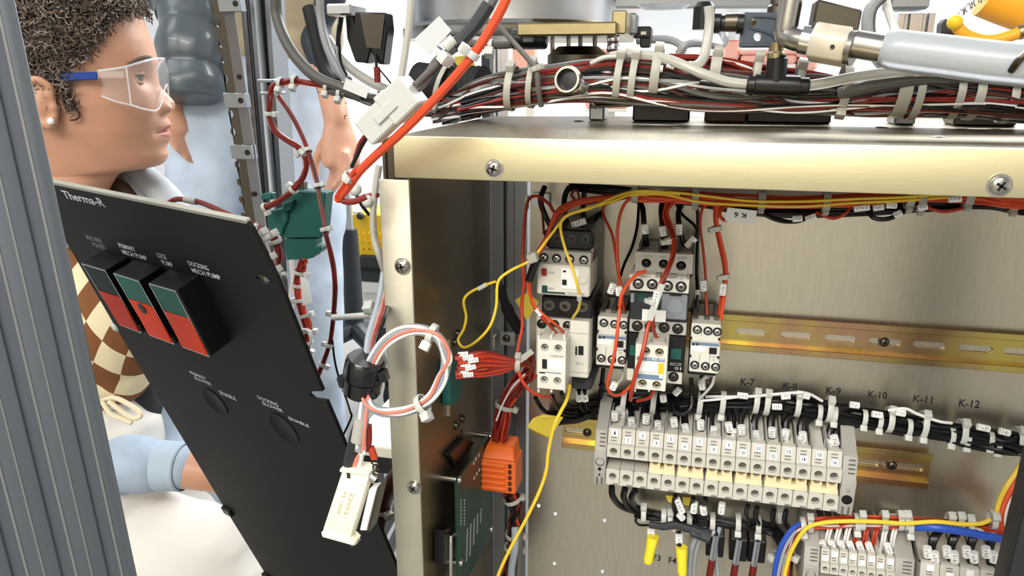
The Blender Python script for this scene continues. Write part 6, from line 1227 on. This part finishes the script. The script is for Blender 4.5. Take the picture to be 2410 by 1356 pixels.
# rest of the body (skin) under the clothes
mb = MB()
sh_c = H(-.03, 0, zneck-.02)
def T(f, s, z): return V((HO.x, HO.y, z))+HF*f+HSd*s
limb(mb, [T(-.03, -.02, HO.z-.17), T(-.04, -.12, HO.z-.26), T(-.04, -.14, .72), T(-.03, -.14, .62)], [.05, .07, .08, .09])
fore0, fore1, wr = Q(300, 1098, 1.02), Q(420, 1100, .985), Q(500, 1112, .98)
limb(mb, [T(-.05, .0, .90), Q(120, 950, 1.0), Q(170, 1085, 1.02), fore0, fore1, wr], [.042, .036, .032, .029, .028, .025])
limb(mb, [T(-.05, -.22, .90), T(-.02, -.27, .74), T(.10, -.26, .66)], [.045, .042, .03])
hd_d = (Q(620, 1150, .99)-wr); hand(mb, wr, hd_d, V((0, 0, -1)), VH, .92, .4); hand(mb, T(.10, -.26, .66), HF, V((0, 0, -1)), -VH, .92, .4)
TH1, TH2 = [Q(150, 1270, 1.10), Q(330, 1285, 1.06), Q(480, 1330, 1.05), Q(640, 1420, 1.08)], [Q(190, 1200, 1.22), Q(420, 1260, 1.24), Q(640, 1380, 1.24)]
FT = [V((*(TH1[-1]+HF*.03).xy, .07)), V((*(TH2[-1]+HF*.03).xy, .07))]
limb(mb, TH1, [.06, .055, .05]); limb(mb, TH2, [.06, .055, .05])
for a_, b_ in ((TH1[-1], FT[0]), (TH2[-1], FT[1])): limb(mb, [a_, b_], [.05, .035]); limb(mb, [b_, b_+HF*.15-V((0, 0, .02))], [.035, .028])
bd = remesh(mb, .007, 4)
k = len(hv); full = MB(); full.v = hv; full.f = hf; full.m = hmi; full.add(bd.v, bd.f, 0)
part('body', full, ['skin', 'lip'], wm, smooth=70)
def sf(y, z):
    return max((hl(p)[0] for p in hv if abs(hl(p)[1]-y) < .0022 and abs(p.z-HO.z-z) < .0018), default=fe)
SE = sf(.031, ze); fe = SE+.0012
# ear
ec = onS(108, 244, .074); EF, EZ = ec
eo = H(EF, .0705, EZ); er = (HSd*.9-HF*.35).normalized(); ef = (HF*.9+HSd*.35).normalized()
def ear(u, v, o): return eo+ef*u*.85+UZ*v*.85+er*o*.85
mb = MB()
limb(mb, [ear(*p) for p in ((.011, .006, .002), (.013, .022, .007), (.002, .031, .013), (-.012, .027, .016), (-.018, .010, .017), (-.014, -.010, .014), (-.004, -.022, .010), (.004, -.027, .007), (.009, -.020, .004), (.012, -.008, .002))], [.0045, .0045, .0045, .0048, .005, .005, .0058, .0068, .005, .0045], 10)
limb(mb, [ear(*p) for p in ((.008, .012, .003), (-.004, .014, .008), (-.009, .002, .009), (-.004, -.012, .007))], [.003, .004, .0042, .004], 8)
mb.ball(ear(-.003, .002, .003), .016, 8, sc=(.8, .8, 1.35)); mb.ball(ear(.012, -.005, .004), .0058, 6)
part('ear', remesh(mb, .0022, 3), 'skin', wm); part('ear_shade', MB().ball(ear(.004, -.004, .0105), .0048, 8, sc=(.9, .5, 1.2)), 'skin_shadow', wm)  # darker ball paints the shade of the ear hollow
pe_f = onS(122, 285, .080); part('pearl_earring', MB().ball(H(pe_f[0], .083, pe_f[1]), .0040, 10), 'pearl', wm, label='small pearl ear stud')
# eye
ey = part('eye', MB().ball(H(fe-.0105, .031, ze), .0115, 12), 'eye_white', wm)
part('iris', MB().lathe(H(fe-.0105, .031, ze)+(HF*.96+HSd*.28).normalized()*.0104, (HF*.96+HSd*.28), [(0, .0056), (.0008, .0052), (.0012, .0025)], 16), 'iris', ey)
part('pupil', MB().lathe(H(fe-.0105, .031, ze)+(HF*.96+HSd*.28).normalized()*.0113, (HF*.96+HSd*.28), [(0, .0026), (.0005, .002)], 12), 'black', ey)
def lid(zo, r, bow, m, n, R=.0122): part(n, MB().tube([H(fe-.0105+math.cos(.38+1.2*t)*R, .031+math.sin(.38+1.2*t)*R, ze+zo+bow*math.cos(1.5*t)) for t in [-1+i/8 for i in range(17)]], [r*(.35+.65*math.cos(1.5*t)) for t in [-1+i/8 for i in range(17)]], 8), m, wm)
lid(.0006, .0021, .0050, 'skin', 'upper_lid'); lid(-.0006, .0016, -.0044, 'skin', 'lower_lid'); lid(-.0002, .0010, .0040, 'hair_dark', 'eyelash', .0130)
bp_ = [onS(x, y, s) for x, y, s in ((268, 152, .054), (285, 142, .046), (305, 136, .036), (328, 139, .022))]
part('eyebrow', MB().tube(smooth_path([H(sf(s, z)+.0012, s, z) for (f, z), s in zip(bp_, (.0545, .046, .0365, .0230))], 5), [.0014+.0028*math.sin(math.pi*(i+2)/19) for i in range(16)], 8, flat=.6), 'hair_brown', wm)
# hair: scalp cap plus loose curls
hpoly = [(360, -200), (352, -40), (335, 10), (322, 34), (298, 36), (262, 52), (240, 78), (218, 112), (186, 142), (164, 164), (168, 210), (180, 252), (160, 262), (146, 230), (138, 195), (112, 188), (104, 210), (60, 330), (-60, 360), (-400, 300), (-400, -300)]
def proj(p):
    v = p-CP; z = v.dot(FW); return 1205+F*v.dot(RT)/z, 678-F*v.dot(UP)/z
def inside(x, y):
    r = False; n = len(hpoly)
    for i in range(n):
        (x0, y0), (x1, y1) = hpoly[i], hpoly[i-1]
        if (y0 > y) != (y1 > y) and x < (x1-x0)*(y-y0)/(y1-y0)+x0: r = not r
    return r
hid = []
for p in hv:
    f, s, z = hl(p); q = H(f, abs(s), z); hid.append(inside(*proj(q)) and z > zc_(330))
cap = MB(); mp_ = {}
axis = lambda p: H(-.01, 0, min(hl(p)[2], zeye+.03))
for f_ in hf:
    if all(hid[i] for i in f_):
        ids = []
        for i in f_:
            if i not in mp_:
                p = hv[i]; n_ = (p-axis(p)).normalized(); mp_[i] = len(cap.v); cap.v.append(p+n_*(.0045+.005*noise.noise(p*55)+.003*noise.noise(p*140)))
            ids.append(mp_[i])
        cap.f.append(tuple(ids)); cap.m.append(0)
part('hair', cap, 'hair_dark', wm, smooth=80)
rg_ = random.Random(9); hp_ = [i for i in range(len(hv)) if hid[i]]
front = [i for i in hp_ if hl(hv[i])[1] > -.02]
for nm, m_, cnt, lift in (('hair_curls', 'hair_dark', 3600, .009), ('hair_curls', 'hair_brown', 5200, .011), ('hair_curls', 'hair_light', 2000, .012)):
    cu = MB()
    for pi_ in rg_.choices(front, weights=[1-.6*math.cos(2*math.pi*(i % NP)/NP) for i in front], k=cnt):
        p = hv[pi_]; n_ = (p-axis(p)).normalized(); t1 = n_.orthogonal().normalized(); a = rg_.random()*6.28; q = t1*math.cos(a)+n_.cross(t1)*math.sin(a); r = rg_.uniform(.0009, .0024); o_ = p+n_*rg_.uniform(.003, lift); q2 = n_.cross(q)
        pitch = rg_.uniform(.0008, .002); ph = rg_.random()*6.28
        cu.tube([o_+(n_*math.cos(ph+u)+q2*math.sin(ph+u))*r+q*pitch*u for u in [i*.62 for i in range(rg_.randint(9, 17))]], .00050, 4, cap=False)
    part(nm, cu, m_, wm, kind='stuff', smooth=80)
part('side_lock', MB().tube(smooth_path([H(*p) for p in [(onS(x, y, .071)[0], .0725+o_, onS(x, y, .071)[1]) for x, y, o_ in ((150, 190, 0), (158, 215, .001), (168, 240, .001), (184, 262, .0), (188, 272, -.001), (180, 281, -.001), (166, 283, 0))]], 6), .0011, 6), 'hair_dark', wm)
for dx, dy in ((-5, 0), (4, -4), (-10, 6)): part('side_lock', MB().tube(smooth_path([H(onS(x+dx, y+dy, .071)[0], .0725, onS(x+dx, y+dy, .071)[1]) for x, y in ((148, 188), (156, 215), (163, 238), (170, 256))], 6), .0016, 6), 'hair_dark', wm)
# clothes
mb = MB()
limb(mb, [T(-.05, -.10, HO.z-.22), T(-.055, -.17, HO.z-.30), T(-.05, -.20, .76), T(-.045, -.2, .63)], [.095, .115, .11, .11], 20)
limb(mb, [T(-.07, -.02, HO.z-.26), Q(90, 940, 1.02), Q(150, 1075, 1.04), fore0+V((0, .01, 0)), Q(340, 1096, 1.0)], [.07, .055, .045, .036, .028], 18)
limb(mb, [T(-.05, -.22, HO.z-.26), T(-.02, -.27, .74), T(.09, -.26, .66)], [.07, .058, .045], 18)
for i in range(24):
    a = i/24*6.283; mb.ball(H(-.035+math.cos(a)*.075, math.sin(a)*.080, zneck+.008-.030*math.cos(a)+(.02 if math.cos(a) < -.3 else 0)), .026, 6)
hd_ = remesh(mb, .007, 5); folds(hd_, .006, 46, (.4, .2, 1), 1.8); part('hoodie', hd_, 'hoodie_grey', wm)
for pts, r in (([(292, 398), (318, 404), (352, 428), (388, 462), (410, 500)], .017), ([(276, 402), (300, 418), (322, 448), (332, 490)], .013)):
    part('hood_fold', remesh(limb(MB(), [Q(x, y, 1.0) for x, y in pts], [r*.8, r, r*1.1, r*1.3], 14), .004, 4), 'hoodie_grey', wm)
part('neck_shade', remesh(limb(MB(), [Q(262, 428, .985), Q(280, 446, .985), Q(300, 480, .99)], [.008, .014, .02], 12), .004, 3), 'tan_dark', wm)  # dark solid stands in for the shade inside the collar
mb = MB(); limb(mb, [Q(228, 560, .985), Q(225, 660, .975), Q(236, 760, .97), Q(244, 838, .985)], [.07, .085, .082, .070], 24, flat=1.); vest = remesh(mb, .005, 4); folds(vest, .003, 60, (1, .4, .6)); part('argyle_vest', vest, 'argyle', wm)
part('vest_hem', remesh(limb(MB(), [Q(210, 872, .95), Q(240, 862, .945), Q(275, 842, .955)], [.010, .012, .010], 10), .004, 2), 'cream_knit', wm); part('midriff', remesh(limb(MB(), [Q(236, 850, 1.03), Q(238, 925, 1.03)], [.060, .060], 16), .006, 3), 'skin', wm)
mb = MB(); limb(mb, [Q(330, 800, 1.08), Q(366, 900, 1.07), Q(395, 990, 1.06), Q(420, 1060, 1.05)], [.045, .05, .045, .03], 16, flat=.6); jk = remesh(mb, .005, 4); folds(jk, .006, 70, (.8, .1, .4), 2.4); part('jacket_side', jk, 'hoodie_blue', wm)
part('jacket_shade', remesh(limb(MB(), [Q(306, 780, 1.03), Q(320, 880, 1.03), Q(338, 960, 1.04), Q(352, 1020, 1.05)], [.02, .028, .028, .02], 12), .005, 3), 'charcoal', wm)  # charcoal body stands in for the shadow inside the open jacket
mb = MB(); limb(mb, [Q(246, 985, 1.03), Q(262, 1040, 1.04), Q(240, 1140, 1.06)], [.066, .082, .092], 22)
limb(mb, TH1, [.088, .081, .077, .070], 26); limb(mb, TH2, [.085, .075, .062], 22)
for a_, b_ in ((TH1[-1], FT[0]), (TH2[-1], FT[1])): limb(mb, [a_, b_+UZ*.03], [.066, .05], 18)
pn = remesh(mb, .006, 6); folds(pn, .0045, 95, (-.25, .1, 1), 1.3); part('trousers', pn, 'white_cloth', wm)
part('waistband', remesh(limb(MB(), [Q(205, 945, .972), Q(250, 942, .965), Q(292, 952, .985)], [.010, .011, .010], 10), .004, 2), 'white_cloth', wm)
dsg = MB()
for pts in ([(236, 940), (268, 936), (300, 950), (326, 968), (330, 980), (312, 984), (286, 968), (256, 944)], [(240, 945), (262, 975), (288, 986), (310, 996)]): dsg.tube(smooth_path([Q(x, y, .945) for x, y in pts], 6), .0032, 8)
part('drawstring', dsg, 'cream_knit', wm)
mb = MB(); limb(mb, [Q(344, 1096, .99), Q(380, 1096, .985), Q(418, 1097, .98)], [.0330, .0325, .0315], 24); part('ribbed_cuff', remesh(mb, .004, 2), 'cuff_blue', wm); part('cuff_hem', MB().lathe(Q(420, 1097, .98), Q(440, 1099, .978)-Q(420, 1097, .98), [(0, .0318), (.008, .0318), (.010, .030)], 30, cap=False), 'cuff_blue', wm)
mb = MB(); limb(mb, [Q(170, 1086, 1.02), Q(260, 1094, .99), Q(345, 1096, .985)], [.045, .042, .035], 24); sl_ = remesh(mb, .005, 4); folds(sl_, .005, 80, (1, .2, .3), 2); part('sleeve', sl_, 'hoodie_blue', wm)
for b_ in FT: part('shoe', remesh(limb(MB(), [b_-UZ*.02, b_+HF*.11-UZ*.025, b_+HF*.17-UZ*.03], [.048, .045, .035]), .008, 4), 'white_plastic', wm)
st_ = thing('stool', 'plain dark stool the woman sits on, hidden behind the panel', 'stool', T(-.10, -.12, 0)); part('seat', MB().lathe(T(-.10, -.12, .31), (0, 0, 1), [(0, .15), (.03, .16), (.05, .15)], 28), 'charcoal', st_)
for k_ in range(4): e = V((math.cos(k_*1.571+.6), math.sin(k_*1.571+.6), 0)); part('leg', MB().tube([T(-.10, -.12, .32)+e*.11, T(-.10, -.12, 0)+e*.17], .014, 10), 'dark_steel', st_)
# ---------------------------------------------------------------- safety glasses
gl = thing('safety_glasses', 'clear wraparound safety glasses with blue temples worn by the seated woman', 'glasses', H(fe+.02, 0, ze-.03))
GK = [(230, .0765, 167, 226), (262, .0755, 163, 239), (297, .070, 157, 248), (330, .056, 147, 258), (360, .034, 139, 256)]
GP = []
for px, s, yt, yb in GK:
    f, zt_ = onS(px, yt, s); _, zb_ = onS(px, yb, s); GP.append((f, s, zt_, zb_))
f3, zt3 = onS(384, 138, 0); _, zb3 = onS(384, 205, 0); GP.append((f3, .008, zt3, zb3))
half = [V((f, s, 0)) for f, s, _, _ in GP]+[V((f3+.001, 0, 0))]; 
full_k = [(f, s, a, b) for f, s, a, b in GP]+[(f, -s, a, b) for f, s, a, b in GP[::-1]]
TP_, BP_ = smooth_path([V((f, s, a)) for f, s, a, b in full_k], 5), smooth_path([V((f, s, b)) for f, s, a, b in full_k], 5)
ln = MB(); NV = 8; nn = len(TP_)
for i in range(nn):
    for j in range(NV+1):
        q = TP_[i].lerp(BP_[i], j/NV); q.x += .003*math.sin(math.pi*j/NV); ln.v.append(H(*q))
ln.f = [(i*(NV+1)+j, (i+1)*(NV+1)+j, (i+1)*(NV+1)+j+1, i*(NV+1)+j+1) for i in range(nn-1) for j in range(NV)]; ln.m = [0]*len(ln.f)
part('lens', ln, 'lens_clear', gl, smooth=80)
part('top_rim', MB().tube([H(*q) for q in TP_], .0014, 8), 'clear_rim', gl); part('lower_rim', MB().tube([H(*q) for q in BP_], .0010, 8), 'clear_rim', gl)
i_ = 10; part('lens_edge', MB().tube([H(*TP_[i_].lerp(BP_[i_], j/8))+HSd*.0006 for j in range(9)], .0009, 6), 'clear_rim', gl)
for sg in (1, -1):
    p0 = onS(230, 178, .0775); p1 = onS(140, 182, .080); p2 = onS(88, 184, .081)
    def bar(a, b, m, n, h): part(n, MB().obox((a+b)/2, (b-a)/2, HSd*.0013, UZ*h), m, gl, bevel=.0008)
    bar(H(p0[0], sg*.0785, p0[1]), H(p1[0], sg*.0800, p1[1]), 'temple_blue', 'temple', .0042); bar(H(p1[0], sg*.0800, p1[1]), H(p2[0], sg*.0785, p2[1]), 'temple_navy', 'temple_tip', .0040)
    part('side_bar', MB().obox(H(p0[0]+.013, sg*.0780, p0[1]+.001), HF*.014, HSd*.001, UZ*.0035), 'lens_clear', gl)
